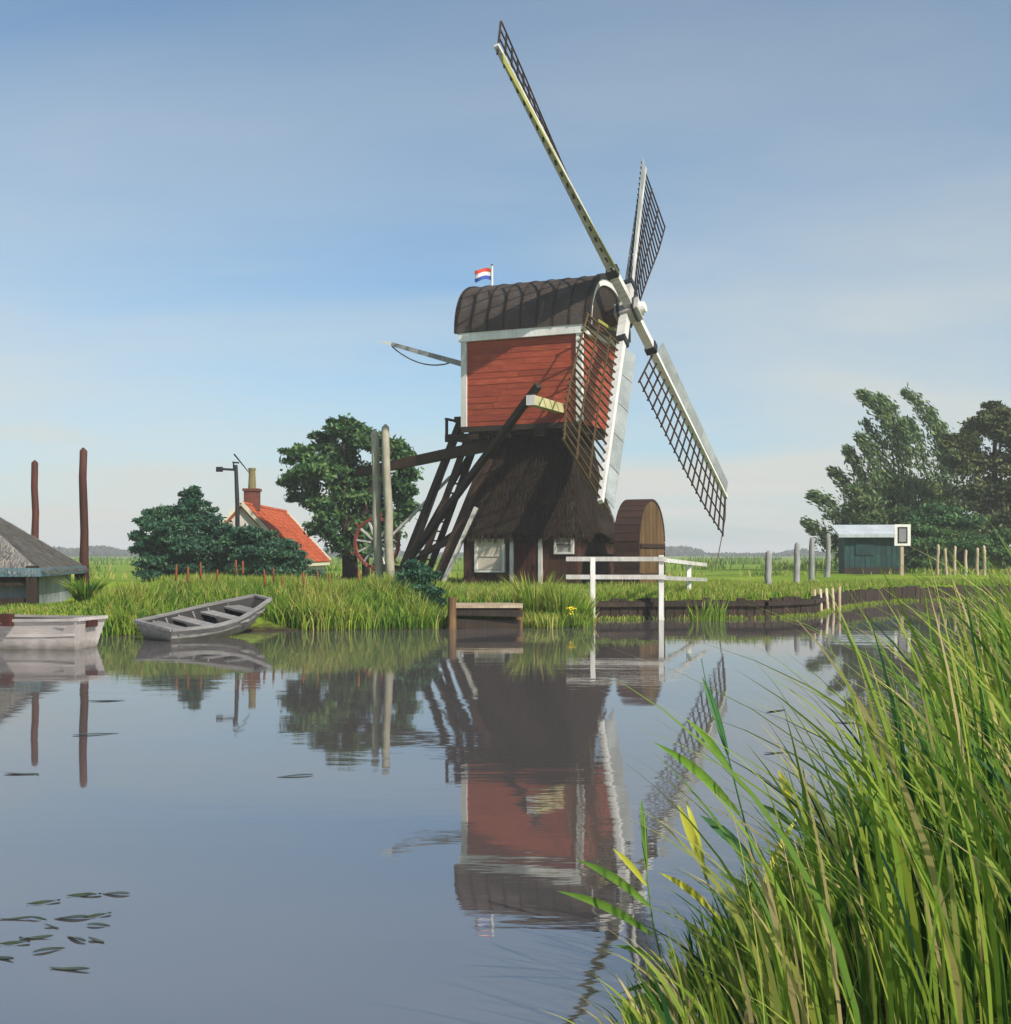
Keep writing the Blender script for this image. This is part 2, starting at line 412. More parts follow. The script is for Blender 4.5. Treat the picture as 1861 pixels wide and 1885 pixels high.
def water_mat():
    m, n, l, b = mat_base('still_canal_water')
    b.inputs['Base Color'].default_value = (0.072, 0.064, 0.064, 1)
    b.inputs['Roughness'].default_value = 0.025
    b.inputs['IOR'].default_value = 4.6
    b.inputs['Specular IOR Level'].default_value = 0.5
    tc = n.new('ShaderNodeTexCoord')
    mp = n.new('ShaderNodeMapping'); mp.inputs['Scale'].default_value = (0.55, 1.5, 1)
    l.new(tc.outputs['Object'], mp.inputs['Vector'])
    n1 = n.new('ShaderNodeTexNoise'); n1.inputs['Scale'].default_value = 1.1; n1.inputs['Detail'].default_value = 4; n1.inputs['Roughness'].default_value = 0.5
    n2 = n.new('ShaderNodeTexNoise'); n2.inputs['Scale'].default_value = 0.16; n2.inputs['Detail'].default_value = 2
    n3 = n.new('ShaderNodeTexNoise'); n3.inputs['Scale'].default_value = 6.0; n3.inputs['Detail'].default_value = 3
    for k in (n1, n3): l.new(mp.outputs[0], k.inputs['Vector'])
    l.new(tc.outputs['Object'], n2.inputs['Vector'])
    r = ramp(n, [(0.42, (0.1, 0.1, 0.1)), (0.62, (1, 1, 1))])
    l.new(n2.outputs['Fac'], r.inputs['Fac'])
    ad = n.new('ShaderNodeMath'); ad.operation = 'MULTIPLY_ADD'; ad.inputs[1].default_value = 0.12
    l.new(n3.outputs['Fac'], ad.inputs[0]); l.new(n1.outputs['Fac'], ad.inputs[2])
    ml = n.new('ShaderNodeMath'); ml.operation = 'MULTIPLY'
    l.new(ad.outputs[0], ml.inputs[0]); l.new(r.outputs['Color'], ml.inputs[1])
    bp = n.new('ShaderNodeBump'); bp.inputs['Strength'].default_value = 0.10; bp.inputs['Distance'].default_value = 0.05
    l.new(ml.outputs[0], bp.inputs['Height']); l.new(bp.outputs['Normal'], b.inputs['Normal'])
    return m
M['water'] = water_mat()

# ------------------------------------------------------------------ the setting: ground and water
SHORE = [(-70, 25), (-12, 25.4), (-9, 26.4), (-7.5, 27.2), (-6, 28.3), (-4, 28.7), (-2.5, 28.9), (-1.7, 29.3), (-1.2, 30.1), (0.2, 30.3),
         (0.9, 29.5), (1.9, 29.9), (2.25, 31.5), (2.3, 33.5), (5.3, 33.9), (7.0, 34.0), (8.6, 35.4), (9.6, 38), (11.6, 42.2), (14.5, 46.5), (20, 49.5), (70, 54),
         (70, 49), (26, 46), (19, 41.5), (12.4, 31.5), (8.8, 24.5), (5.9, 17.6), (4.0, 11.7), (2.5, 7.8), (1.6, 5.7), (1.1, 4.4), (0.4, 3.2), (-2, 2.4), (-70, 2)]
PILED = [(2.25, 31.5), (2.3, 33.5), (5.3, 33.9), (7.0, 34.0), (8.6, 35.4), (9.6, 38), (11.6, 42.2), (14.5, 46.5), (20, 49.5)]

def seg_dist(P, A, B):
    A = np.array(A); B = np.array(B)
    d = B - A
    t = np.clip(((P - A) @ d) / (d @ d), 0, 1)
    return np.linalg.norm(P - (A + t[:, None] * d), axis=1)

def inside(P, poly):
    x, y = P[:, 0], P[:, 1]
    r = np.zeros(len(P), bool)
    n = len(poly)
    for i in range(n):
        (x0, y0), (x1, y1) = poly[i], poly[(i + 1) % n]
        if y0 == y1: continue
        c = ((y0 > y) != (y1 > y)) & (x < (x1 - x0) * (y - y0) / (y1 - y0) + x0)
        r ^= c
    return r

def smooth01(t):
    t = np.clip(t, 0, 1)
    return t * t * (3 - 2 * t)

def land_height(P):
    P = np.asarray(P, float).reshape(-1, 2)
    n = len(SHORE)
    d = np.full(len(P), 1e9)
    for i in range(n):
        d = np.minimum(d, seg_dist(P, SHORE[i], SHORE[(i + 1) % n]))
    dp = np.full(len(P), 1e9)
    for i in range(len(PILED) - 1):
        dp = np.minimum(dp, seg_dist(P, PILED[i], PILED[i + 1]))
    wet = inside(P, SHORE)
    w = np.where(dp <= d + 0.25, 0.14, 1.7)
    wob = 0.05 * np.sin(P[:, 0] * 1.7 + 0.6 * P[:, 1]) + 0.04 * np.sin(P[:, 1] * 2.3 - P[:, 0] * 0.9)
    fade = np.exp(-np.abs(P[:, 1]) / 150)
    z = np.where(wet, -0.5 * smooth01(d / 0.9) + np.where(dp < 0.4, -0.3, 0), 0.03 + (0.47 + wob * fade) * smooth01(d / w))
    # low dike behind the left bank
    z = z + np.where(wet, 0, 0.30 * np.exp(-((P[:, 1] - (44 + 0.25 * (P[:, 0] + 10))) / 3.0) ** 2) * smooth01((-6 - P[:, 0]) / 3) * smooth01((P[:, 0] + 26) / 8))
    z = z + np.where(wet, 0, 0.16 * smooth01((P[:, 1] - 52) / 10) * smooth01((P[:, 0] - 10) / 8) * smooth01((140 - P[:, 1]) / 60))
    return z

def lh(x, y):
    return float(land_height([[x, y]])[0])

def axis_list(lo, hi, step, far_lo, far_hi):
    a = list(np.arange(lo, hi + 1e-6, step))
    s, x = step, hi
    while x < far_hi:
        s *= 1.18; x += s; a.append(min(x, far_hi))
    s, x, b = step, lo, []
    while x > far_lo:
        s *= 1.18; x -= s; b.append(max(x, far_lo))
    return np.array(b[::-1] + a)

gx = axis_list(-17, 22, 0.16, -3000, 3000)
gy = axis_list(1.5, 51, 0.16, -40, 3000)
GX, GY = np.meshgrid(gx, gy)
P = np.stack([GX.ravel(), GY.ravel()], 1)
Z = land_height(P)
nx, ny = len(gx), len(gy)
idx = np.arange(nx * ny).reshape(ny, nx)
Fq = np.stack([idx[:-1, :-1].ravel(), idx[:-1, 1:].ravel(), idx[1:, 1:].ravel(), idx[1:, :-1].ravel()], 1)
g = big_mesh('ground', np.column_stack([P, Z]), Fq, M['ground'], smooth=True)
tag(g, 'flat green meadow and muddy canal banks reaching to the horizon', 'ground', kind='structure')
wtr = MB().add([(-69, 1, 0), (69, 1, 0), (69, 54.5, 0), (-69, 54.5, 0)], [(0, 1, 2, 3)]).build('water', M['water'])
tag(wtr, 'still blue grey canal water mirroring the mill', 'water', kind='structure')

# far wooded edge, reads as one hazy mass
def leaf_quads(C, size, tint, flat=0.0, elong=1.0, seed_dir=None):
    """diamond leaves at centres C; size per leaf; returns V, F, tint"""
    n = len(C)
    a = RNG.normal(size=(n, 3)) if seed_dir is None else seed_dir + 0.45 * RNG.normal(size=(n, 3))
    a /= np.linalg.norm(a, axis=1)[:, None] + 1e-9
    b = RNG.normal(size=(n, 3)); b[:, 2] += flat * np.sign(b[:, 2])
    b = np.cross(a, b); b /= np.linalg.norm(b, axis=1)[:, None] + 1e-9
    s = np.asarray(size)[:, None]
    V = np.empty((n, 4, 3))
    V[:, 0] = C - a * s * elong * 0.5; V[:, 2] = C + a * s * elong * 0.5
    V[:, 1] = C + b * s * 0.28; V[:, 3] = C - b * s * 0.28
    return V.reshape(-1, 3), np.arange(n * 4).reshape(n, 4), tint

N = 26000
fx = RNG.uniform(-420, 420, N)
env = 3.0 + 2.2 * np.sin(fx * 0.031) + 1.6 * np.sin(fx * 0.083 + 1) + 1.1 * np.sin(fx * 0.21) + np.where(fx < -60, 1.0, 0)
env = np.clip(env, 1.2, 9)
fz = 0.3 + RNG.random(N) ** 0.8 * env
fy = 640 + RNG.uniform(-12, 12, N) + 30 * np.sin(fx * 0.012)
Vv, Ff, tt = leaf_quads(np.stack([fx, fy, fz], 1), RNG.uniform(1.8, 4.0, N), RNG.random(N))
o = big_mesh('far_wood', Vv, Ff, M['far_tree'], tint=tt)
tag(o, 'hazy blue grey line of far woods on the horizon', 'far wood', kind='stuff')

# ------------------------------------------------------------------ grass and reeds
def ribbons(root, lean, length, width, yaw, tint, seg=4, z0=0.0, droop=0.0):
    """arching blades. root (n,3), lean (n,2) horizontal offset per length at the tip"""
    n = len(root)
    t = np.linspace(0, 1, seg + 1)
    pos = np.empty((n, seg + 1, 3))
    L = length[:, None]
    pos[:, :, 0] = root[:, 0:1] + lean[:, 0:1] * L * t ** 2.0
    pos[:, :, 1] = root[:, 1:2] + lean[:, 1:2] * L * t ** 2.0
    ll = np.linalg.norm(lean, axis=1)[:, None]
    pos[:, :, 2] = root[:, 2:3] + L * (t - (0.30 * ll + droop) * t ** 2.6)
    wv = np.stack([np.cos(yaw), np.sin(yaw), np.zeros(n)], 1)[:, None, :]
    prof = (0.55 + 1.2 * t - 1.75 * t ** 2.2); prof = np.clip(prof, 0.02, None)
    wd = width[:, None, None] * prof[None, :, None] * 0.5
    V = np.empty((n, seg + 1, 2, 3))
    V[:, :, 0] = pos - wv * wd; V[:, :, 1] = pos + wv * wd
    base = (np.arange(n) * (seg + 1) * 2)[:, None] + (np.arange(seg) * 2)[None, :]
    F = np.stack([base, base + 1, base + 3, base + 2], -1).reshape(-1, 4)
    tt_ = np.repeat(tint[:, None], seg, 1)
    tt_[:, -1] += 0.22 * RNG.random(n)                       # tips yellow and dry out
    tt_[:, -2] += 0.08 * RNG.random(n)
    dead = RNG.random(n) < 0.018
    tt_[dead] = 0.97 + 0.03 * RNG.random((dead.sum(), 1))
    return V.reshape(-1, 3), F, np.clip(tt_, 0, 1).ravel()

def join(parts):
    V, F, T, n = [], [], [], 0
    for v, f, t in parts:
        V.append(v); F.append(f + n); T.append(t); n += len(v)
    return np.concatenate(V), np.concatenate(F), np.concatenate(T)

def scatter_land(n, x0, x1, y0, y1, dmin=-0.15, dmax=3.0):
    Pq = np.stack([RNG.uniform(x0, x1, n), RNG.uniform(y0, y1, n)], 1)
    d = np.full(n, 1e9)
    for i in range(len(SHORE)):
        d = np.minimum(d, seg_dist(Pq, SHORE[i], SHORE[(i + 1) % len(SHORE)]))
    d = np.where(inside(Pq, SHORE), -d, d)
    k = (d > dmin) & (d < dmax)
    return Pq[k], d[k]

# tall bank grass on the left bank
Pg, dg = scatter_land(95000, -11.5, 2.2, 25.5, 35.5, -0.12, 4.6)
# keep the rowing boat's resting place and the landing clear
keep = ~((np.abs((Pg[:, 0] + 6.4) * 0.86 - (Pg[:, 1] - 27.0) * 0.51) < 0.75) & (np.abs((Pg[:, 0] + 6.4) * 0.51 + (Pg[:, 1] - 27.0) * 0.86) < 2.2))
keep &= ~((Pg[:, 0] > -1.35) & (Pg[:, 0] < 0.35) & (Pg[:, 1] < 31.6))
patch = 0.5 + 0.5 * np.sin(Pg[:, 0] * 1.9 + 0.7 * np.sin(Pg[:, 1] * 1.3)) * np.sin(Pg[:, 1] * 1.1 + Pg[:, 0] * 0.6)
keep &= RNG.random(len(Pg)) < 0.62 + 0.35 * patch
Pg, dg, patch = Pg[keep], dg[keep], patch[keep]
hg = 0.78 * (0.55 + 0.55 * RNG.random(len(Pg))) * (0.75 + 0.4 * patch)
hg *= 1 - 0.55 * smooth01((Pg[:, 0] + 2.2) / 1.2)                   # lower in front of the mill
hg *= 1 - 0.45 * smooth01((-8.0 - Pg[:, 0]) / 1.5)
hg *= np.where((Pg[:, 0] < -9.2) & (Pg[:, 1] < 31), 0.42, 1.0)
root = np.column_stack([Pg, np.maximum(land_height(Pg), -0.05) - 0.02])
ang = RNG.uniform(0, 2 * np.pi, len(Pg))
lean = np.stack([np.cos(ang), np.sin(ang)], 1) * (0.12 + 0.4 * RNG.random(len(Pg)))[:, None]
tint = np.clip(0.60 + 0.20 * RNG.normal(size=len(Pg)) + 0.28 * (patch - 0.5), 0, 1)
V1 = ribbons(root, lean, hg, 0.018 + 0.022 * RNG.random(len(Pg)), RNG.uniform(0, np.pi, len(Pg)), tint, seg=3)
o = big_mesh('bank_grass', *V1[:2], M['grass'], tint=V1[2])
tag(o, 'tall bright green and yellow grass covering the far left bank', 'grass', kind='stuff')

# shorter grass along the right bank and the meadow behind it, and round the mill
parts = []
for (n, x0, x1, y0, y1, dm, h0, h1) in ((60000, 2.3, 22, 33.4, 58, 6.0, 0.10, 0.26), (50000, -12, 9, 34, 52, 40, 0.12, 0.36), (16000, 2.0, 21, 33, 50.5, 0.30, 0.16, 0.42)):
    Pq, dq = scatter_land(n, x0, x1, y0, y1, 0.02, dm)
    kk = ~((np.abs((Pq[:, 0] - 1.36) * 0.927 - (Pq[:, 1] - 48) * 0.375) < 2.5) & (np.abs((Pq[:, 0] - 1.36) * 0.375 + (Pq[:, 1] - 48) * 0.927) < 2.5))
    Pq = Pq[kk]
    m_ = len(Pq)
    ang = RNG.uniform(0, 2 * np.pi, m_)
    parts.append(ribbons(np.column_stack([Pq, land_height(Pq) - 0.01]), np.stack([np.cos(ang), np.sin(ang)], 1) * (0.1 + 0.5 * RNG.random(m_))[:, None],
                         RNG.uniform(h0, h1, m_), 0.02 + 0.02 * RNG.random(m_), RNG.uniform(0, np.pi, m_), np.clip(0.66 + 0.16 * RNG.normal(size=m_), 0, 1), seg=2))
for i in range(1, len(PILED) - 1):
    A_, B_ = np.array(PILED[i]), np.array(PILED[i + 1])
    m_ = int(np.linalg.norm(B_ - A_) * 110)
    t_ = RNG.random(m_)[:, None]
    nn_ = np.array([(B_ - A_)[1], -(B_ - A_)[0]]); nn_ = nn_ / np.linalg.norm(nn_)
    Pq = A_ + (B_ - A_) * t_ + nn_ * (0.14 + 0.16 * RNG.random(m_)[:, None])
    ok = RNG.random(m_) < 0.35 + 0.65 * (np.sin(Pq[:, 0] * 2.1 + Pq[:, 1]) > -0.2)
    Pq = Pq[ok]; m_ = len(Pq)
    ang = RNG.uniform(0, 2 * np.pi, m_)
    parts.append(ribbons(np.column_stack([Pq, np.full(m_, -0.02)]), np.stack([np.cos(ang), np.sin(ang)], 1) * (0.2 + 0.7 * RNG.random(m_))[:, None],
                         RNG.uniform(0.06, 0.20, m_), 0.02 + 0.02 * RNG.random(m_), RNG.uniform(0, np.pi, m_), np.clip(0.68 + 0.14 * RNG.normal(size=m_), 0, 1), seg=2))
V1 = join(parts)
o = big_mesh('meadow_grass', *V1[:2], M['grass'], tint=V1[2])
tag(o, 'short lime green grass on the right bank and round the mill', 'grass', kind='stuff')

parts = []
for (yd, x0, x1, n, h0, h1, tm) in ((66, -34, 34, 3000, 0.15, 0.5, 0.75), (92, -50, 48, 5200, 0.25, 0.8, 0.55), (150, -80, 80, 5200, 0.4, 1.0, 0.5), (240, -120, 130, 5200, 0.5, 1.3, 0.45)):
    xq = RNG.uniform(x0, x1, n); yq = yd + 0.10 * xq + 1.2 * RNG.normal(size=n)
    kp = (np.sin(xq * 0.31) + np.sin(xq * 0.83 + 2) + 0.6 * RNG.normal(size=n)) > -0.3
    kp &= ~((np.abs(xq + 13.1) < 3.2) & (yq < 76))
    kp &= ~((np.abs(xq - 20.4) < 2.4) & (np.abs(yq - 70) < 2.2))
    xq, yq = xq[kp], yq[kp]; m_ = len(xq)
    ang = RNG.uniform(0, 6.28, m_)
    parts.append(ribbons(np.column_stack([xq, yq, land_height(np.stack([xq, yq], 1)) - 0.02]), np.stack([np.cos(ang), np.sin(ang)], 1) * (0.1 + 0.4 * RNG.random(m_))[:, None],
                         RNG.uniform(h0, h1, m_), 0.04 + yd * 0.0006 + 0.03 * RNG.random(m_), RNG.uniform(0, np.pi, m_), np.clip(tm + 0.2 * RNG.normal(size=m_), 0, 1), seg=2))
V1 = join(parts)
o = big_mesh('ditch_reeds', *V1[:2], M['grass'], tint=V1[2])
tag(o, 'ragged lines of rough grass along the ditches in the far meadow', 'rough grass', kind='stuff')

# reed bed in the right foreground
BX = [3.6, 4.65, 6, 8, 12, 18, 25, 32, 45]
BV = [0.30, 0.68, 1.36, 2.65, 4.8, 7.15, 9.8, 12.3, 18.5]
def reed_field(n, y0, y1, hmul, wmin, wmax, seg, inland=1.0, arch=1.0):
    y = y0 * (y1 / y0) ** RNG.random(n)
    x0 = np.interp(y, BX, BV)
    off = (0.43 * y + 0.55 - x0).clip(0.3) * RNG.random(n) ** 1.1 * inland
    x = x0 + off - 0.15
    h = (0.36 + 1.28 * smooth01(off / (0.15 * y + 0.55))) * (0.60 + 0.52 * RNG.random(n)) * hmul
    h *= 1 + 0.18 * smooth01((y - 9) / 10)
    root = np.column_stack([x, y, np.maximum(land_height(np.stack([x, y], 1)), 0.0) - 0.04])
    l0 = (0.10 + 0.58 * RNG.random(n) ** 1.5) * arch
    ang = np.pi + RNG.normal(size=n) * 0.7
    lean = np.stack([np.cos(ang), np.sin(ang)], 1) * l0[:, None]
    clump = np.sin(x * 3.1 + y * 1.3) * np.sin(y * 2.2 - x)
    tint = np.clip(0.63 + 0.24 * RNG.normal(size=n) + 0.12 * clump, 0, 1)
    return ribbons(root, lean, h, RNG.uniform(wmin, wmax, n), RNG.normal(size=n) * 0.6, tint, seg=seg, droop=0.04)
parts = [reed_field(1250, 3.7, 8, 1.0, 0.008, 0.032, 9), reed_field(3100, 6, 14, 1.0, 0.009, 0.034, 8),
         reed_field(5000, 11, 36, 1.0, 0.016, 0.036, 7), reed_field(1500, 3.7, 13, 0.6, 0.005, 0.017, 7), reed_field(800, 3.8, 16, 0.8, 0.007, 0.022, 9, inland=0.15, arch=0.9)]
V1 = join(parts)
o = big_mesh('reed_bed', *V1[:2], M['reed'], tint=V1[2], smooth=True)
tag(o, 'dense bed of arching green and yellow reed leaves in the right foreground', 'reeds', kind='stuff')

def leaf_blade(p0, p1, w, sag=0.12, seg=8, side=None):
    """one reed leaf with a folded midrib, from stem point to tip"""
    p0, p1 = Vector(p0), Vector(p1)
    d = p1 - p0
    s = Vector(side) if side else d.cross(Vector((0, 1, 0))).normalized()
    vs, fs = [], []
    for i in range(seg + 1):
        t = i / seg
        p = p0 + d * t + Vector((0, 0, 1)) * sag * d.length * math.sin(math.pi * t)
        ww = w * (0.35 + 1.9 * t * (1 - t) * 1.6) * (1 - t ** 6) * 0.5 + 0.0006
        vs += [p - s * ww + Vector((0, -0.25 * ww, 0)), p, p + s * ww + Vector((0, -0.25 * ww, 0))]
    for i in range(seg):
        a = i * 3
        fs += [(a, a + 1, a + 4, a + 3), (a + 1, a + 2, a + 5, a + 4)]
    return MB().add(vs, fs)

def reed_mat(name, c0, c1):
    m = wood(name, c0, c1, None, rough=0.5, stretch=(3, 3, 3), bump=0.05)
    return m
M['reed_a'] = reed_mat('fresh_reed_green', (0.06, 0.15, 0.025), (0.14, 0.26, 0.035))
M['reed_b'] = reed_mat('yellow_reed', (0.30, 0.32, 0.03), (0.42, 0.42, 0.05))
M['reed_c'] = reed_mat('deep_reed_green', (0.02, 0.085, 0.03), (0.05, 0.15, 0.045))

def reed_stalk(label, stem_px, Y, leaves, mat, group=None):
    base = at(*stem_px[0], Y)
    base.z = min(base.z, 0.0) if base.z < 0.3 else base.z
    root_pt = Vector((base.x, base.y, 0))
    t = thing('reed_stalk', label, 'reed', root_pt, group=group)
    pts = [at(px, py, Y) - root_pt for px, py in stem_px]
    pts[0].z = -0.05
    n = len(pts)
    MB().tube(pts, [0.0055 - 0.0040 * i / (n - 1) for i in range(n)], n=6).build('stem', M[mat], t, smooth=True)
    for (x0, y0, x1, y1, w, dy, m2) in leaves:
        leaf_blade(at(x0, y0, Y) - root_pt, at(x1, y1, Y + dy) - root_pt, w * 1.5, 0.06).build('leaf', M[m2], t, smooth=True)
    return t

reed_stalk('tallest single reed stalk with long spread leaves standing before open water', [(1455, 1850), (1425, 1700), (1385, 1570), (1355, 1450), (1335, 1370), (1300, 1260), (1291, 1212)], 5.2,
           [(1350, 1425, 1262, 1322, 0.016, -0.1, 'reed_a'), (1362, 1500, 1203, 1366, 0.022, -0.2, 'reed_a'), (1388, 1590, 1288, 1500, 0.026, 0.1, 'reed_c'),
            (1405, 1665, 1322, 1605, 0.018, 0.1, 'reed_a'), (1340, 1390, 1292, 1245, 0.018, 0.05, 'reed_c'), (1415, 1690, 1520, 1800, 0.020, -0.1, 'reed_a'), (1400, 1640, 1470, 1500, 0.016, 0.15, 'reed_b')], 'reed_c')
reed_stalk('yellow green reed stalk leaning over the mill reflection, leftmost of the foreground reeds', [(1262, 1900), (1225, 1800), (1202, 1700), (1192, 1620), (1186, 1500)], 4.9,
           [(1195, 1668, 1062, 1582, 0.020, -0.1, 'reed_a'), (1200, 1720, 1025, 1640, 0.020, -0.15, 'reed_a'), (1190, 1630, 1128, 1562, 0.014, 0.0, 'reed_b'),
            (1190, 1600, 1180, 1470, 0.014, 0.05, 'reed_a'), (1215, 1770, 1130, 1740, 0.014, 0.1, 'reed_a'), (1225, 1810, 1140, 1830, 0.012, -0.1, 'reed_c'), (1235, 1840, 1120, 1850, 0.012, 0.0, 'reed_a')], 'reed_a')
reed_stalk('bright yellow reed shoot between the two leaning reed stalks', [(1390, 1880), (1355, 1760), (1310, 1640), (1280, 1560)], 5.0,
           [(1290, 1590, 1248, 1480, 0.022, 0.0, 'reed_b'), (1300, 1620, 1262, 1470, 0.016, 0.1, 'reed_b'), (1325, 1690, 1212, 1605, 0.016, -0.1, 'reed_b'), (1350, 1750, 1385, 1620, 0.016, 0.0, 'reed_a')], 'reed_a')
reed_stalk('slim reed stalk with a yellow tip rising above the reed bed edge', [(1540, 1880), (1510, 1700), (1480, 1560), (1455, 1480)], 5.6,
           [(1462, 1500, 1432, 1415, 0.022, 0.0, 'reed_b'), (1470, 1530, 1400, 1480, 0.016, 0.1, 'reed_a'), (1485, 1580, 1478, 1410, 0.016, -0.1, 'reed_c'), (1500, 1650, 1405, 1560, 0.018, 0.0, 'reed_a'), (1512, 1700, 1560, 1560, 0.02, 0.1, 'reed_a')], 'reed_c')

# ------------------------------------------------------------------ the windmill
MILL_YAW = R(-24)
MILL = Vector((1.42, 48.2, 0.45))
mill = thing('windmill', 'red hollow post windmill with dark thatched tower and four lattice sails', 'windmill', MILL, MILL_YAW)

# --- lower walls
BW = 2.28
lw = MB()
lw.box((0, 0, 0.65), (2 * BW - 0.12, 2 * BW - 0.12, 2.5))
base_wall = lw.build('base_wall', M['base_brown'], mill)
pl = MB().box((0, 0, 0), (0.222, 0.05, 2.45)).mesh('base_plank', M['base_brown'])
for k in range(20):
    x = -BW + 0.115 + k * 0.2295
    blocked = (-1.80 < x < -0.55) or (-0.32 < x < 0.95)
    if not blocked:
        inst('plank', pl, base_wall, (x, -BW + 0.04, 0.66 + 0.01 * (k % 3)), (0, 0, 0))
    inst('plank', pl, base_wall, (BW - 0.04, x, 0.65 + 0.01 * (k % 2)), (0, 0, R(90)))
# big shuttered window
wy = -BW
win = MB()
for a, b_, c, d in ((-1.79, -0.56, 1.80, 1.95), (-1.79, -0.56, 0.62, 0.70), (-1.79, -1.69, 0.70, 1.80), (-0.66, -0.56, 0.70, 1.80)):
    win.box(((a + b_) / 2, wy + 0.0, (c + d) / 2), (b_ - a, 0.12, d - c))
w1 = win.build('window', M['white'], mill)
MB().box((-1.175, wy + 0.02, 1.26), (1.04, 0.05, 1.08)).build('shutter', M['beige'], w1)
MB().box((-1.175, wy - 0.015, 1.22), (1.04, 0.03, 0.035)).build('batten', M['beige'], w1)
for k in range(5):
    MB().box((-1.6 + k * 0.21, wy - 0.065, 1.88), (0.10, 0.02, 0.10)).build('valance_block', M['white_worn'], w1)
# door with white jambs
dr = MB().box((0.30, wy + 0.03, 0.72), (0.98, 0.06, 2.36)).build('door', M['door'], mill)
for k in range(4):
    MB().box((-0.06 + k * 0.24, wy - 0.012, 0.72), (0.215, 0.03, 2.30)).build('door_board', M['door'], dr)
for x in (-0.27, 0.87):
    MB().box((x, wy - 0.01, 0.74), (0.14, 0.14, 2.42)).build('door_jamb', M['white_worn'], dr)
MB().box((0.30, wy - 0.02, 1.90), (1.0, 0.10, 0.07)).build('lintel', M['wheel_red'], dr)
MB().box((0.64, wy - 0.05, 0.85), (0.05, 0.06, 0.14)).build('handle', M['black'], dr)
# small window
win = MB()
for a, b_, c, d in ((1.42, 2.18, 1.83, 1.92), (1.42, 2.18, 1.30, 1.38), (1.42, 1.52, 1.38, 1.83), (2.08, 2.18, 1.38, 1.83)):
    win.box(((a + b_) / 2, wy - 0.03, (c + d) / 2), (b_ - a, 0.10, d - c))
w2 = win.build('window', M['white'], mill)
MB().box((1.80, wy - 0.01, 1.60), (0.56, 0.02, 0.45)).build('pane', M['glass'], w2)
MB().box((1.80, wy - 0.05, 1.64), (0.56, 0.03, 0.03)).build('glazing_bar', M['tar'], w2)

# --- thatched tower, square pyramid with a slight flare
def tower_half(z):
    t = (z - 1.9) / (6.0 - 1.9)
    return 2.46 + (1.50 - 2.46) * t - 0.10 * math.sin(math.pi * t)
vs, fs = [], []
NS, NZ = 14, 16
ring = []
for k in range(4):
    for i in range(NS):
        u = -1 + 2 * i / NS
        c = [(u, -1), (1, u), (-u, 1), (-1, -u)][k]
        ring.append(c)
for j in range(NZ + 1):
    z = 1.9 + 4.1 * j / NZ
    h = tower_half(z)
    for (a, b_) in ring:
        rr = (a * a + b_ * b_) ** 0.5
        s = 1 - 0.05 * max(0, rr - 1.25) / 0.16
        q = noise.noise((a * 2.1, b_ * 2.1, z * 1.1)) * 0.05
        vs.append((a * h * s + a * q, b_ * h * s + b_ * q, z + (0.05 * noise.noise((a * 6, b_ * 6, 3)) if j == 0 else 0)))
n_ = len(ring)
for j in range(NZ):
    for i in range(n_):
        fs.append((j * n_ + i, j * n_ + (i + 1) % n_, (j + 1) * n_ + (i + 1) % n_, (j + 1) * n_ + i))
fs.append(tuple(reversed(range(n_))))
fs.append(tuple(range(NZ * n_, (NZ + 1) * n_)))
tower = MB().add(vs, fs).build('thatched_tower', M['thatch'], mill, smooth=True)
# straw ends lying on the slopes
n_s = 15000
side = RNG.integers(0, 4, n_s); u = RNG.uniform(-1, 1, n_s); zz = 1.86 + 4.05 * RNG.random(n_s) ** 1.1
hh = np.array([tower_half(z) for z in zz]) + 0.012
X = np.where(side == 0, u, np.where(side == 1, 1, np.where(side == 2, -u, -1))) * hh
Y = np.where(side == 0, -1, np.where(side == 1, u, np.where(side == 2, 1, -u))) * hh
C = np.stack([X * (1 - 0.03 * (np.abs(u) > 0.9)), Y * (1 - 0.03 * (np.abs(u) > 0.9)), zz], 1)
nrm = np.stack([np.where(side == 1, 1, np.where(side == 3, -1, 0)), np.where(side == 0, -1, np.where(side == 2, 1, 0)), np.zeros(n_s)], 1)
dn = -np.column_stack([-nrm[:, 0] * 0.22, -nrm[:, 1] * 0.22, np.ones(n_s)]) + 0.10 * RNG.normal(size=(n_s, 3)) + nrm * 0.05
L_ = RNG.uniform(0.10, 0.24, n_s)[:, None]
wv = np.cross(nrm, dn); wv /= np.linalg.norm(wv, axis=1)[:, None]
W_ = RNG.uniform(0.008, 0.022, n_s)[:, None]
V = np.empty((n_s, 4, 3))
V[:, 0] = C - wv * W_; V[:, 1] = C + wv * W_; V[:, 2] = C + dn * L_ + wv * W_ * 0.4 + nrm * 0.02; V[:, 3] = C + dn * L_ - wv * W_ * 0.4 + nrm * 0.02
o = big_mesh('straw', V.reshape(-1, 3), np.arange(n_s * 4).reshape(-1, 4), M['straw'], tower, tint=RNG.random(n_s))
o['kind'] = 'stuff'

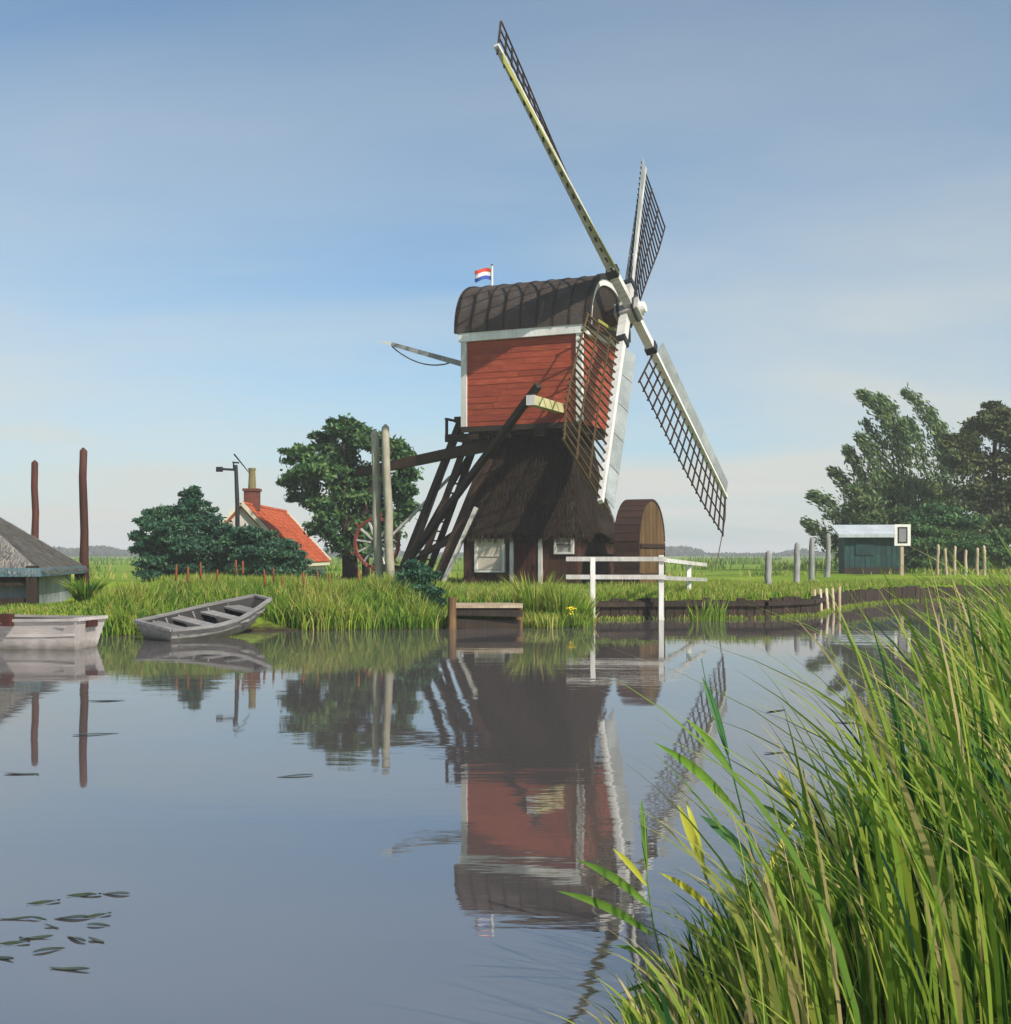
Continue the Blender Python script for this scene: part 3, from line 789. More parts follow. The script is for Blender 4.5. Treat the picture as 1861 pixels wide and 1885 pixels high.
# --- collar beams and the upper house
HX, HY = 2.35, 2.10
Z0, Z1 = 6.08, 9.50
MB().box((0, 0, 5.93), (2 * HX - 0.5, 2 * HY - 0.5, 0.28)).build('collar', M['tar'], mill)
for x in (-1.9, -0.6, 0.75, 1.95):
    MB().box((x, -HY + 0.12, 5.84), (0.42, 0.40, 0.40)).build('bracket', M['tar'], mill)
MB().box((0, -HY - 0.02, 6.0), (2 * HX + 0.1, 0.22, 0.2)).build('sill_beam', M['tar'], mill)
MB().box((0, HY + 0.02, 6.0), (2 * HX + 0.1, 0.22, 0.2)).build('sill_beam', M['tar'], mill)
house_wall = MB().box((0, 0, (Z0 + Z1) / 2), (2 * HX - 0.08, 2 * HY - 0.08, Z1 - Z0)).build('upper_wall', M['red'], mill)
NB = 15
bh = (Z1 - Z0) / NB
def weather_mesh(length):
    # a board thicker at its foot
    vs = []
    for x in (-length / 2, length / 2):
        vs += [(x, 0.0, -bh / 2 - 0.012), (x, -0.028, -bh / 2 - 0.012), (x, -0.016, bh / 2), (x, 0.0, bh / 2)]
    return MB().add(vs, [(0, 1, 2, 3), (7, 6, 5, 4), (0, 4, 5, 1), (1, 5, 6, 2), (2, 6, 7, 3), (3, 7, 4, 0)]).mesh('weatherboard', M['red'])
wb_me = {}
def wb(length):
    k = round(length, 1)
    if k not in wb_me: wb_me[k] = weather_mesh(k)
    return wb_me[k], length / k
for k in range(NB):
    z = Z0 + bh * (k + 0.5)
    for tot, ax, rz in ((2 * HX - 0.04, 0, 0), (2 * HY - 0.04, 1, 90), (2 * HX - 0.04, 2, 180), (2 * HY - 0.04, 3, 270)):
        cut = random.uniform(0.25, 0.75) * tot
        u0_ = -tot / 2
        for ln in (cut, tot - cut):
            me, sx_ = wb(ln - 0.012)
            u_ = u0_ + ln / 2; u0_ += ln
            dz = random.uniform(-0.006, 0.006); dp = random.uniform(-0.004, 0.006)
            loc = [(u_, -HY + 0.045 - dp, z + dz), (HX - 0.045 + dp, u_, z + dz), (-u_, HY - 0.045 + dp, z + dz), (-HX + 0.045 - dp, -u_, z + dz)][ax]
            inst('weatherboard', me, house_wall, loc, (0, 0, R(rz)), (sx_, 1, 1))
for sx in (-1, 1):
    for sy in (-1, 1):
        MB().box((sx * (HX - 0.03), sy * (HY - 0.03), (Z0 + Z1) / 2), (0.22, 0.22, Z1 - Z0 + 0.02)).build('corner_board', M['white'], mill)
for sy in (-1, 1):
    MB().box((0, sy * (HY + 0.06), Z1 - 0.02), (2 * HX + 0.32, 0.14, 0.34)).build('eave_board', M['white'], mill)
for sx in (-1, 1):
    MB().box((sx * (HX + 0.06), 0, Z1 + 0.0), (0.14, 2 * HY + 0.24, 0.30)).build('cross_board', M['white'], mill)
# narrow slot by the spruit
# --- barrel roof of curved panels with battens between
RW, RH = HY + 0.16, 2.10
def arch(t, grow=0.0):
    a = math.pi * t
    ca, sa = math.cos(a), math.sin(a)
    return (-math.copysign(abs(ca) ** 0.86, ca) * (RW + grow), Z1 + 0.13 + (RH + grow) * sa ** 0.86)
roof = MB()
prof = [arch(i / 24, -0.06) for i in range(25)]
roof.prism(prof, -HX - 0.18, HX + 0.20, lambda a, b_, d: (d, a, b_))
roof = roof.build('roof', M['roof_board'], mill)
def arc_strip(x0, x1, g0, g1, name, mat, parent, n=24, skew=0.0):
    vs, fs = [], []
    for i in range(n + 1):
        t = i / n
        a0 = arch(t, g0); a1 = arch(t, g1)
        vs += [(x0, a0[0], a0[1]), (x1, a0[0], a0[1]), (x1, a1[0], a1[1]), (x0, a1[0], a1[1])]
    for i in range(n):
        p = i * 4; q = p + 4
        for k in range(4):
            fs.append((p + k, p + (k + 1) % 4, q + (k + 1) % 4, q + k))
    fs += [(0, 1, 2, 3), (n * 4 + 3, n * 4 + 2, n * 4 + 1, n * 4)]
    return MB().add(vs, fs).build(name, mat, parent)
NP = 8
xa, xb = -HX - 0.26, HX + 0.30
pw = (xb - xa) / NP
for k in range(NP):
    arc_strip(xa + k * pw + 0.02, xa + (k + 1) * pw - 0.02, -0.045, 0.0 + 0.012 * (k % 2), 'roof_panel', M['roof_board'], roof)
for k in range(1, NP):
    arc_strip(xa + k * pw - 0.030, xa + k * pw + 0.030, -0.05, 0.035, 'roof_batten', M['tar'], roof)
arc_strip(xb - 0.02, xb + 0.16, -0.10, 0.07, 'roof_edge', M['tar'], roof)
arc_strip(xa - 0.05, xa + 0.05, -0.10, 0.05, 'roof_edge', M['tar'], roof)
# dark front gable with white arched trim
arc_strip(HX + 0.30, HX + 0.38, -0.36, -0.13, 'gable_trim', M['white'], mill)
gb = MB().prism([arch(i / 24, -0.3) for i in range(25)], HX + 0.21, HX + 0.30, lambda a, b_, d: (d, a, b_)).build('front_gable', M['tar'], mill)
MB().prism([arch(i / 24, -0.12) for i in range(25)], -HX - 0.22, -HX - 0.26, lambda a, b_, d: (d, a, b_)).build('rear_gable', M['tar'], mill)

# --- windshaft and hub
INC = R(13)
NV = Vector((math.cos(INC), 0, math.sin(INC)))
E1 = Vector((0, 1, 0))
E2 = NV.cross(E1)
HUB = Vector((3.5, 0.0, 10.37))
MB().tube([HUB - NV * 1.9, HUB - NV * 1.0, HUB - NV * 0.35], [0.40, 0.36, 0.30], n=14).build('windshaft', M['casing_dark'], mill, smooth=False)
MB().beam((HX + 0.25, -1.0, 9.95), HUB - NV * 0.75 + Vector((0, 0, -0.42)), 0.11).build('shaft_strut', M['olive_board'], mill)
MB().beam((HX + 0.25, 1.0, 9.95), HUB - NV * 0.75 + Vector((0, 0, -0.42)), 0.11).build('shaft_strut', M['olive_board'], mill)
MB().beam((HX + 0.3, -1.5, 9.66), (HX + 0.3, 1.5, 9.66), 0.16, 0.2).build('weather_beam', M['brown'], mill)
hub = MB()
fr = Matrix((E1, E2, NV)).transposed()
hub.box(HUB, (0.62, 0.62, 0.95), fr @ Matrix.Rotation(R(139), 3, 'Z'))
hub = hub.build('hub', M['white_worn'], mill)
MB().tube([HUB + NV * 0.47, HUB + NV * 0.66], [0.25, 0.20], n=14).build('hub_cap', M['white'], hub)
for s in (-0.3, 0.28):
    MB().tube([HUB + NV * (s - 0.04), HUB + NV * (s + 0.04)], [0.47, 0.47], n=16).build('iron_band', M['black'], hub)

# --- sails
bar_me = {}
def sail(theta, length, off, board_mat, stock_mat, lat='lattice', wm=1.0, bw=0.62):
    th = R(theta)
    u = E1 * math.cos(th) + E2 * math.sin(th)
    v = E1 * math.sin(th) - E2 * math.cos(th)
    mtx = Matrix((u, v, -NV)).transposed().to_4x4()
    mtx.translation = HUB + NV * off
    st = MB().beam((0.0, 0, 0), (1.95, 0, 0), 0.34, 0.32)
    st.beam((1.95, 0, 0), (length, 0, 0), 0.26, 0.28, w1=0.15, h1=0.16)
    s = st.build('sail', M[stock_mat], mill)
    s.matrix_local = mtx
    MB().box((1.9, 0, 0), (0.28, 0.44, 0.42)).build('stock_clamp', M['black'], s)
    u0 = 2.15
    def tw(x):   # sail twist, steeper near the hub
        t = (x - u0) / (length - u0)
        return R(20 - 17 * t)
    def width(x):
        t = (x - u0) / (length - u0)
        return (1.55 + 0.70 * min(1, t * 1.3)) * wm
    nb = 20
    sp = (length - 0.12 - u0) / (nb - 1)
    for k in range(nb):
        x = u0 + sp * k
        a, w = tw(x), width(x)
        d = Vector((0, math.cos(a), math.sin(a)))
        MB().beam(Vector((x, 0, 0)) - d * 0.38, Vector((x, 0, 0)) + d * (w + 0.06), 0.06, 0.05, up=(1, 0, 0)).build('sail_bar', M[lat], s)
    for fr_ in (0.34, 0.67, 1.0):
        m = MB()
        for k in range(nb - 1):
            xa_, xb_ = u0 + sp * k, u0 + sp * (k + 1)
            pa = Vector((xa_, math.cos(tw(xa_)), math.sin(tw(xa_)))); pb = Vector((xb_, math.cos(tw(xb_)), math.sin(tw(xb_))))
            pa = Vector((xa_, pa.y * width(xa_) * fr_, pa.z * width(xa_) * fr_ - 0.03)); pb = Vector((xb_, pb.y * width(xb_) * fr_, pb.z * width(xb_) * fr_ - 0.03))
            m.beam(pa, pb, 0.05, 0.045)
        m.build('sail_lath', M[lat], s)
    # leading-edge wind boards
    ns = 5
    b0, b1 = u0 + 0.05, length - 0.25
    for k in range(ns):
        xa_ = b0 + (b1 - b0) * k / ns + 0.02
        xb_ = b0 + (b1 - b0) * (k + 1) / ns - 0.02
        vs = []
        for x in (xa_, xb_):
            a = tw(x) + R(6)
            d = Vector((0, math.cos(a), math.sin(a))); nn = Vector((0, -math.sin(a), math.cos(a)))
            p = Vector((x, 0, -0.08))
            vs += [p - d * 0.09 - nn * 0.012, p - d * bw - nn * 0.012, p - d * bw + nn * 0.012, p - d * 0.09 + nn * 0.012]
        MB().add(vs, [(0, 1, 2, 3), (7, 6, 5, 4), (0, 4, 5, 1), (1, 5, 6, 2), (2, 6, 7, 3), (3, 7, 4, 0)]).build('wind_board', M[board_mat], s)
    return s, u, v
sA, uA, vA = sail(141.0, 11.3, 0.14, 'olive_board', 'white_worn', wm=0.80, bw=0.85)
sB, uB, vB = sail(45.2, 11.5, -0.14, 'grey_board', 'white_worn', wm=1.3)
sC, uC, vC = sail(319.6, 10.6, 0.14, 'grey_board', 'white')
sD, uD, vD = sail(225.2, 10.7, -0.14, 'grey_board', 'white', lat='lattice_ochre', wm=1.15)
tip = HUB + NV * 0.14 + uC * 10.55
MB().tube([tip, tip + Vector((0, -0.06, -0.9)), tip + Vector((-0.25, -0.35, -2.6)), tip + Vector((-0.45, -0.7, -3.2))], [0.022] * 4, n=6).build('sail_rope', M['rope'], mill)

# --- spruit beams, tail, stairs
TAIL = Vector((-5.9, -0.2, 0.7))
sp_ = MB().beam((1.55, -4.8, 6.62), (1.55, 4.8, 6.62), 0.30, 0.33).build('short_spruit', M['yellow'], mill)
MB().box((1.55, -4.83, 6.62), (0.32, 0.05, 0.35)).build('end_cap', M['white'], sp_)
long_ = MB().beam((-0.6, -1.25, 5.62), (-7.85, -0.55, 4.62), 0.40, 0.42, w1=0.34, h1=0.34).build('long_beam', M['brown'], mill)
for p0, w in (((1.72, -4.55, 7.15), 0.22), ((1.72, 4.55, 7.15), 0.17), ((-2.95, -1.1, 6.45), 0.24), ((-2.95, 1.1, 6.45), 0.16)):
    MB().beam(p0, TAIL + Vector((0, 0.12 if p0[1] > 0 else -0.12, 0.1)), w, w).build('tail_brace', M['tar'], mill)
MB().box((-2.95, -1.1, 6.5), (0.42, 0.36, 0.22)).build('brace_head', M['tar'], mill)
MB().beam((-5.5, -0.2, 0.62), (-7.5, 0.05, 0.78), 0.26, 0.30).build('tail_beam', M['brown'], mill)
MB().beam((-1.5, -1.62, 4.95), (-3.65, -1.85, 0.0), 0.42, 0.42).build('tower_strut', M['brown'], mill)
MB().beam((-1.75, -2.25, 3.05), (-3.1, -2.55, 0.0), 0.15, 0.15).build('pale_prop', M['white_worn'], mill)
MB().beam((-3.65, -0.6, 4.35), (-6.5, -0.6, 1.85), 0.10, 0.10).build('pale_prop', M['white_worn'], mill)
MB().beam((-4.75, -1.0, 1.3), (-2.75, -1.85, 1.95), 0.20, 0.22).build('cross_tie', M['brown'], mill)
# balcony
bal = MB().box((-2.9, 0, 5.80), (1.15, 2.9, 0.14)).build('balcony', M['tar'], mill)
for k in range(6):
    MB().box((-3.38 + 0.19 * k, 0, 5.90), (0.17, 2.95, 0.05)).build('deck_board', M['tar'], bal)
for y in (-1.4, 0.0, 1.4):
    MB().box((-3.42, y, 6.20), (0.09, 0.09, 0.60)).build('rail_post', M['tar'], bal)
MB().box((-3.42, 0, 6.52), (0.10, 2.95, 0.08)).build('hand_rail', M['tar'], bal)
for y in (-1.3, 1.3):
    MB().beam((-2.3, y, 5.74), (-3.5, y, 5.74), 0.2, 0.2).build('joist', M['tar'], bal)
# stairs
stp = MB()
s0, s1 = Vector((-2.75, -0.55, 5.75)), Vector((-5.05, -0.55, 0.15))
stair = MB()
for dy in (-0.42, 0.42):
    stair.beam(s0 + Vector((0, dy, 0)), s1 + Vector((0, dy, 0)), 0.07, 0.26)
stair = stair.build('stair', M['brown'], mill)
step_me = MB().box((0, 0, 0), (0.24, 0.80, 0.05)).mesh('step', M['brown'])
for k in range(15):
    p = s0.lerp(s1, (k + 0.5) / 15)
    inst('step', step_me, stair, p)
for dy in (-0.5,):
    MB().beam(s0 + Vector((-0.1, dy, 0.8)), s1 + Vector((-0.1, dy, 0.85)), 0.06, 0.07).build('hand_rail', M['tar'], stair)
# winding wheel on the tail
WC = Vector((-7.3, -0.05, 1.75))
vs, fs = [], []
nseg = 28
for i in range(nseg):
    a = 2 * math.pi * i / nseg
    for r_, y in ((0.95, -0.06), (1.07, -0.06), (1.07, 0.06), (0.95, 0.06)):
        vs.append((r_ * math.cos(a), y, r_ * math.sin(a)))
for i in range(nseg):
    p, q = i * 4, ((i + 1) % nseg) * 4
    for k in range(4):
        fs.append((p + k, p + (k + 1) % 4, q + (k + 1) % 4, q + k))
whl = MB().add(vs, fs).build('winding_wheel', M['wheel_red'], mill)
whl.location = WC
sp_me = MB().beam((0.12, 0, 0), (1.0, 0, 0), 0.075, 0.075).mesh('spoke', M['white_worn'])
for k in range(12):
    inst('spoke', sp_me, whl, (0, 0, 0), (0, R(30 * k + 8), 0))
MB().tube([(0, -0.2, 0), (0, 0.35, 0)], [0.16, 0.16], n=12).build('wheel_hub', M['brown'], whl)
for k in range(6):
    a = R(60 * k + 20)
    MB().beam((1.0 * math.cos(a), -0.03, 1.0 * math.sin(a)), (1.28 * math.cos(a), -0.03, 1.28 * math.sin(a)), 0.06).build('grip', M['wheel_red'], whl)
MB().beam((-7.3, 0.22, 0.7), (-7.3, 0.22, 2.0), 0.2, 0.2).build('wheel_post', M['brown'], mill)
# brake lever with its rope out of the rear
bl0, bl1 = Vector((-HX + 0.1, -1.3, 8.45)), Vector((-5.75, -1.55, 9.55))
MB().beam(bl0, bl1, 0.20, 0.22, w1=0.13, h1=0.15).build('brake_lever', M['post_grey'], mill)
MB().beam(bl1, bl1 + (bl1 - bl0).normalized() * 0.55, 0.12, 0.13, w1=0.03, h1=0.03).build('lever_tip', M['white'], mill)
rp = []
for k in range(13):
    t = k / 12
    p = bl0.lerp(bl1, 0.30 + 0.70 * t)
    rp.append(p + Vector((0, 0, -0.34 * math.sin(math.pi * t) ** 0.8 - 0.08)))
MB().tube(rp, [0.028] * 13, n=6).build('brake_rope', M['rope'], mill)

# --- scoop wheel casing
CC = Vector((4.2, -0.8, 0))
CR, CZ = 1.52, 1.74
def casing_top(y):
    return CZ + math.sqrt(max(0, CR * CR - y * y)) * 1.0
core = [(-CR + 0.05, -0.6)] + [(-(CR - 0.05) * math.cos(math.pi * i / 20), CZ + (CR - 0.05) * math.sin(math.pi * i / 20)) for i in range(21)] + [(CR - 0.05, -0.6)]
cas = MB().prism(core, CC.x - 0.42, CC.x + 0.42, lambda a, b_, d: (d, a + CC.y, b_)).build('wheel_casing', M['casing_dark'], mill)
nk = 13
for k in range(nk):
    ya, yb = -CR + 2 * CR * k / nk + 0.008, -CR + 2 * CR * (k + 1) / nk - 0.008
    for xs in (-1, 1):
        x0 = CC.x + xs * 0.42
        poly = [(ya, -0.55), (yb, -0.55), (yb, casing_top(yb) - 0.03), ((ya + yb) / 2, casing_top((ya + yb) / 2) - 0.03), (ya, casing_top(ya) - 0.03)]
        MB().prism(poly, x0 - 0.005 * xs, x0 + (0.032 + 0.008 * (k % 2)) * xs, lambda a, b_, d: (d, a + CC.y, b_)).build('casing_plank', M['casing'], cas)
for k in range(16):
    a0, a1 = math.pi * k / 16 + 0.006, math.pi * (k + 1) / 16 - 0.006
    q = [((-(r_) * math.cos(a)), CZ + r_ * math.sin(a)) for r_, a in ((CR - 0.02, a0), (CR + 0.05, a0), (CR + 0.05, a1), (CR - 0.02, a1))]
    MB().prism(q, CC.x - 0.48, CC.x + 0.48, lambda a, b_, d: (d, a + CC.y, b_)).build('rim_board', M['casing_dark'], cas)
for s in (-1, 1):
    for k in range(7):
        z0 = -0.5 + k * 0.32
        MB().box((CC.x, CC.y + s * (CR + 0.015), z0 + 0.155), (0.96, 0.07, 0.30)).build('rim_board', M['casing_dark'], cas)
for z in (0.55, 1.6):
    MB().box((CC.x + 0.485, CC.y, z), (0.05, 2 * CR - 0.1, 0.14)).build('casing_rail', M['casing_dark'], cas)
MB().beam((BW, -0.8, 1.15), (CC.x - 0.4, -0.8, 1.15), 0.3, 0.3).build('wheel_axle', M['brown'], mill)

# flag on the rear end of the roof
fz = MILL + Matrix.Rotation(MILL_YAW, 3, 'Z') @ Vector((-1.95, -0.4, Z1 + RH + 0.08))
FLAG_S = 0.85
flag = thing('flag', 'small red white and blue flag flying from a short pole on the mill roof', 'flag', fz)
flag.scale = (FLAG_S,) * 3
MB().tube([(0, 0, -0.1), (0, 0, 1.0)], [0.055, 0.045], n=8).build('flag_pole', M['white'], flag)
MB().tube([(0, 0, 1.0), (0, 0, 1.07)], [0.06, 0.03], n=8).build('pole_knob', M['brown'], flag)
for k, mn in enumerate(('flag_red', 'flag_white', 'flag_blue')):
    vs, fs = [], []
    nn = 10
    for i in range(nn + 1):
        t = i / nn
        x = -0.05 - 0.74 * t
        y = 0.08 * math.sin(t * 6.0 + 0.5 * k) * (0.3 + t)
        dz = 0.06 * math.sin(t * 5.0) - 0.05 * t
        for zz_ in (0.86 - k * 0.175 + dz, 0.69 - k * 0.175 + dz):
            vs += [(x, y - 0.004, zz_), (x, y + 0.004, zz_)]
    for i in range(nn):
        p = i * 4; q = p + 4
        fs += [(p, p + 2, q + 2, q), (p + 1, q + 1, q + 3, p + 3), (p, q, q + 1, p + 1), (p + 2, p + 3, q + 3, q + 2)]
    MB().add(vs, fs).build('flag_stripe', M[mn], flag, smooth=False)

# ------------------------------------------------------------------ trees and shrubs
def clump_leaves(clumps, per, size, elong=1.0, shell=0.55):
    Cs, S, T = [], [], []
    for (c, r, dens) in clumps:
        n = int(per * dens)
        d = RNG.normal(size=(n, 3)); d /= np.linalg.norm(d, axis=1)[:, None]
        rad = (shell + (1 - shell) * RNG.random(n)) ** 1.0
        rad *= 1 + 0.18 * RNG.normal(size=n)
        Cs.append(np.array(c) + d * rad[:, None] * np.array(r))
        S.append(size * (0.6 + 0.8 * RNG.random(n)))
        T.append(np.clip(0.5 + 0.22 * RNG.normal(size=n) + 0.15 * RNG.normal(), 0, 1))
    return np.concatenate(Cs), np.concatenate(S), np.concatenate(T)

def make_tree(name, label, cat, base, trunks, clumps, mat, per, size, elong=1.3, group=None, extra=None):
    t = thing(name, label, cat, base, group=group)
    tb = MB()
    for pts, r0 in trunks:
        n = len(pts)
        tb.tube(pts, [r0 * (1 - 0.75 * i / (n - 1)) for i in range(n)], n=8, wob=0.15)
    # limbs running to each clump
    for (c, r, d) in clumps:
        c = Vector(c)
        best = min((Vector(p) for pts, _ in trunks for p in pts[1:]), key=lambda p: (p - c).length + max(0, p.z - c.z) * 3)
        mid = best.lerp(c, 0.5) + Vector((0, 0, 0.12 * (c - best).length))
        tb.tube([best, mid, c], [0.05 + 0.012 * (c - best).length, 0.04, 0.015], n=5)
    tb.build('trunk', M['trunk'], t, smooth=True)
    sub = []
    for (c, r_, d) in clumps:
        sub.append((c, tuple(np.array(r_) * 0.80), d * 0.42))
        for k in range(7):
            dv = RNG.normal(size=3); dv /= np.linalg.norm(dv)
            q = np.array(c) + dv * np.array(r_) * RNG.uniform(0.65, 1.12)
            sub.append((tuple(q), tuple(np.array(r_) * RNG.uniform(0.26, 0.55) * np.array((1.25, 1.0, 0.8))), d * 0.13))
    C, S, T = clump_leaves(sub, per * 2.6, size * 0.64, shell=0.2)
    v, f, tt = leaf_quads(C, S, T, elong=elong)
    if extra is not None:
        v, f, tt = join([(v, f, tt), extra])
    big_mesh('crown', v, f, mat, t, tint=tt)
    return t

def px_clumps(base, Y, specs):
    """specs: (px, py, rx_px, rz_px, dens, dy)"""
    out = []
    for (px, py, rx, rz, de, dy) in specs:
        p = at(px, py, Y + dy) - base
        k = (Y + dy) / F_PX
        out.append((tuple(p), (rx * k, max(rx, rz) * k * 0.8, rz * k), de))
    return out

# tall tree left of the mill
Yt = 60.0
b = ground_at(640, Yt); b.z = lh(b.x, b.y) - 0.05
cl = px_clumps(b, Yt, [(632, 785, 24, 18, 1, 0), (600, 812, 28, 16, 1, 0.6), (665, 805, 26, 18, 1, -.5), (560, 838, 32, 15, 1, 0), (632, 835, 34, 22, 1.2, .5), (700, 822, 30, 18, 1, 0),
                      (540, 880, 28, 16, .9, 0), (588, 868, 34, 20, 1.2, -.6), (655, 872, 40, 24, 1.4, .4), (730, 838, 26, 16, .8, .6), (735, 885, 30, 22, 1, -.4), (570, 918, 32, 18, 1.0, .5),
                      (628, 915, 40, 24, 1.5, 0), (690, 910, 38, 26, 1.4, .5), (745, 925, 22, 18, .8, 0), (600, 955, 34, 22, 1.2, -.5), (660, 962, 40, 26, 1.4, .3), (718, 960, 32, 24, 1.2, 0), (630, 1000, 36, 22, 1.1, 0), (690, 1000, 36, 22, 1.0, 0)])
cl = [(c_, (r_[0] * 1.08, r_[1], r_[2] * 1.4), d_) for c_, r_, d_ in cl]
tr = [([(0, 0, 0), tuple(at(636, 940, Yt) - b), tuple(at(634, 860, Yt) - b), tuple(at(632, 785, Yt) - b)], 0.26),
      ([(0.9, 0.1, 0), tuple(at(668, 950, Yt) - b), tuple(at(690, 880, Yt) - b), tuple(at(722, 830, Yt) - b)], 0.20),
      ([(0.4, -0.2, 0), tuple(at(648, 960, Yt) - b), tuple(at(610, 900, Yt) - b), tuple(at(565, 840, Yt) - b)], 0.16)]
make_tree('tall_tree', 'tall dark green tree behind the two pale poles left of the mill', 'tree', b, tr, cl, M['tree_dark'], 380, 0.34)

# broad dark shrubs in front of the red-roofed house
Ys = 50.0
b = ground_at(350, Ys); b.z = lh(b.x, b.y) - 0.05
cl = px_clumps(b, Ys, [(355, 912, 18, 16, 1, 0), (352, 940, 32, 22, 1.2, 0), (300, 945, 26, 16, 1, .3), (275, 965, 26, 14, 1, 0), (325, 965, 36, 24, 1.3, -.4), (385, 960, 32, 22, 1.2, .3),
                      (270, 1000, 24, 18, 1, 0), (310, 1005, 40, 26, 1.5, 0), (365, 1000, 42, 28, 1.6, -.3), (415, 985, 28, 26, 1.2, .3), (410, 1020, 34, 24, 1.2, 0), (285, 1030, 34, 24, 1, 0), (340, 1035, 48, 24, 1.3, 0), (300, 1056, 44, 20, 1, 0), (360, 1058, 46, 20, 1, 0), (400, 1050, 40, 24, 1, 0)])
tr = [([(0, 0, 0), (0.05, 0, 0.8), tuple(at(352, 960, Ys) - b)], 0.12), ([(0.2, 0, 0), (0.5, 0, 0.8), tuple(at(395, 970, Ys) - b)], 0.1), ([(-0.3, 0, 0), (-0.7, 0, 0.9), tuple(at(300, 965, Ys) - b)], 0.1)]
make_tree('garden_shrub', 'broad blue green shrub with a pointed top left of the house', 'shrub', b, tr, cl, M['tree_teal'], 1000, 0.21)
b = ground_at(475, Ys - 1.5); b.z = lh(b.x, b.y) - 0.05
cl = px_clumps(b, Ys - 1.5, [(470, 990, 34, 18, 1.2, 0), (440, 1000, 28, 22, 1.1, .3), (505, 1005, 32, 18, 1.1, 0), (535, 1025, 30, 16, 1, 0), (475, 1025, 44, 26, 1.4, -.3), (510, 1040, 48, 22, 1.2, 0), (450, 1050, 44, 22, 1, 0), (500, 1058, 50, 18, 1, 0), (545, 1050, 34, 18, .8, 0)])
tr = [([(0, 0, 0), (0.0, 0, 0.7), tuple(at(470, 1000, Ys - 1.5) - b)], 0.09), ([(0.2, 0, 0), (0.6, 0, 0.6), tuple(at(515, 1010, Ys - 1.5) - b)], 0.08)]
make_tree('garden_shrub', 'low rounded dark shrub hiding the foot of the orange roof', 'shrub', b, tr, cl, M['tree_teal'], 1000, 0.19)

# waterside bush below the tail of the mill
Yb = 30.6
b = ground_at(768, Yb); b.z = lh(b.x, b.y) - 0.03
cl = px_clumps(b, Yb, [(765, 1050, 24, 18, 1, 0), (742, 1072, 26, 22, 1.1, 0), (785, 1062, 22, 20, 1, .2), (765, 1090, 40, 26, 1.5, 0), (745, 1120, 36, 22, 1.2, -.1), (795, 1105, 24, 24, 1, .1)])
tr = [([(0, 0, 0), (0.02, 0, 0.4), tuple(at(766, 1062, Yb) - b)], 0.04), ([(0.1, 0, 0), (-0.25, 0, 0.4), tuple(at(745, 1085, Yb) - b)], 0.035)]
make_tree('waterside_bush', 'small leafy green bush on the bank below the mill tail', 'bush', b, tr, cl, M['tree_teal'], 420, 0.12, elong=1.6)
# little tuft near the tall brown pole
Yb = 29.5
b = ground_at(158, Yb); b.z = lh(b.x, b.y) - 0.03
n = 420
ang = RNG.uniform(0, 6.28, n); rr = 0.22 * RNG.random(n) ** .5
rt = np.stack([rr * np.cos(ang), rr * np.sin(ang), np.zeros(n)], 1)
v = ribbons(rt, np.stack([np.cos(ang), np.sin(ang)], 1) * (0.3 + 0.5 * RNG.random(n))[:, None], RNG.uniform(0.35, 0.85, n), 0.02 + 0.02 * RNG.random(n), RNG.uniform(0, 3.1, n), np.clip(0.4 + 0.25 * RNG.normal(size=n), 0, 1))
o = big_mesh('grass_tussock', *v[:2], M['grass'], tint=v[2]); o.location = b
tag(o, 'spiky green and yellow tussock at the foot of the taller brown pole', 'tussock')

# willows and trees on the right
def frond_set(base, Y, fronds, seed_leaf=0.22):
    """feathery upright branches: list of pixel poly-lines; leaves hang along them"""
    tubes, C, D, S, T = MB(), [], [], [], []
    for (pts, nl, sz) in fronds:
        P3 = [at(px, py, Y + dy) - base for px, py, dy in pts]
        # resample
        dense = []
        for i in range(len(P3) - 1):
            for k in range(8):
                dense.append(P3[i].lerp(P3[i + 1], k / 8))
        dense.append(P3[-1])
        tubes.tube(dense[::4] + [dense[-1]], [0.05 * (1 - 0.85 * i / max(1, len(dense[::4]))) for i in range(len(dense[::4]) + 1)], n=5)
        for j in range(int(nl * 2.6)):
            t = RNG.random() ** 0.8
            i = min(int(t * (len(dense) - 1)), len(dense) - 2)
            p = dense[i]
            d = (dense[i + 1] - dense[i]).normalized()
            spread = 1.0 * (1 - 0.72 * t)
            q = p + Vector(RNG.normal(size=3)) * spread * 0.5
            C.append(q); D.append(d * 0.9 + Vector((-0.35, 0, 0.1))); S.append(sz * (0.6 + 0.8 * RNG.random())); T.append(np.clip(0.5 + 0.25 * RNG.normal(), 0, 1))
    v, f, t_ = leaf_quads(np.array(C), np.array(S), np.array(T), elong=1.7, seed_dir=np.array(D))
    return tubes, (v, f, t_)

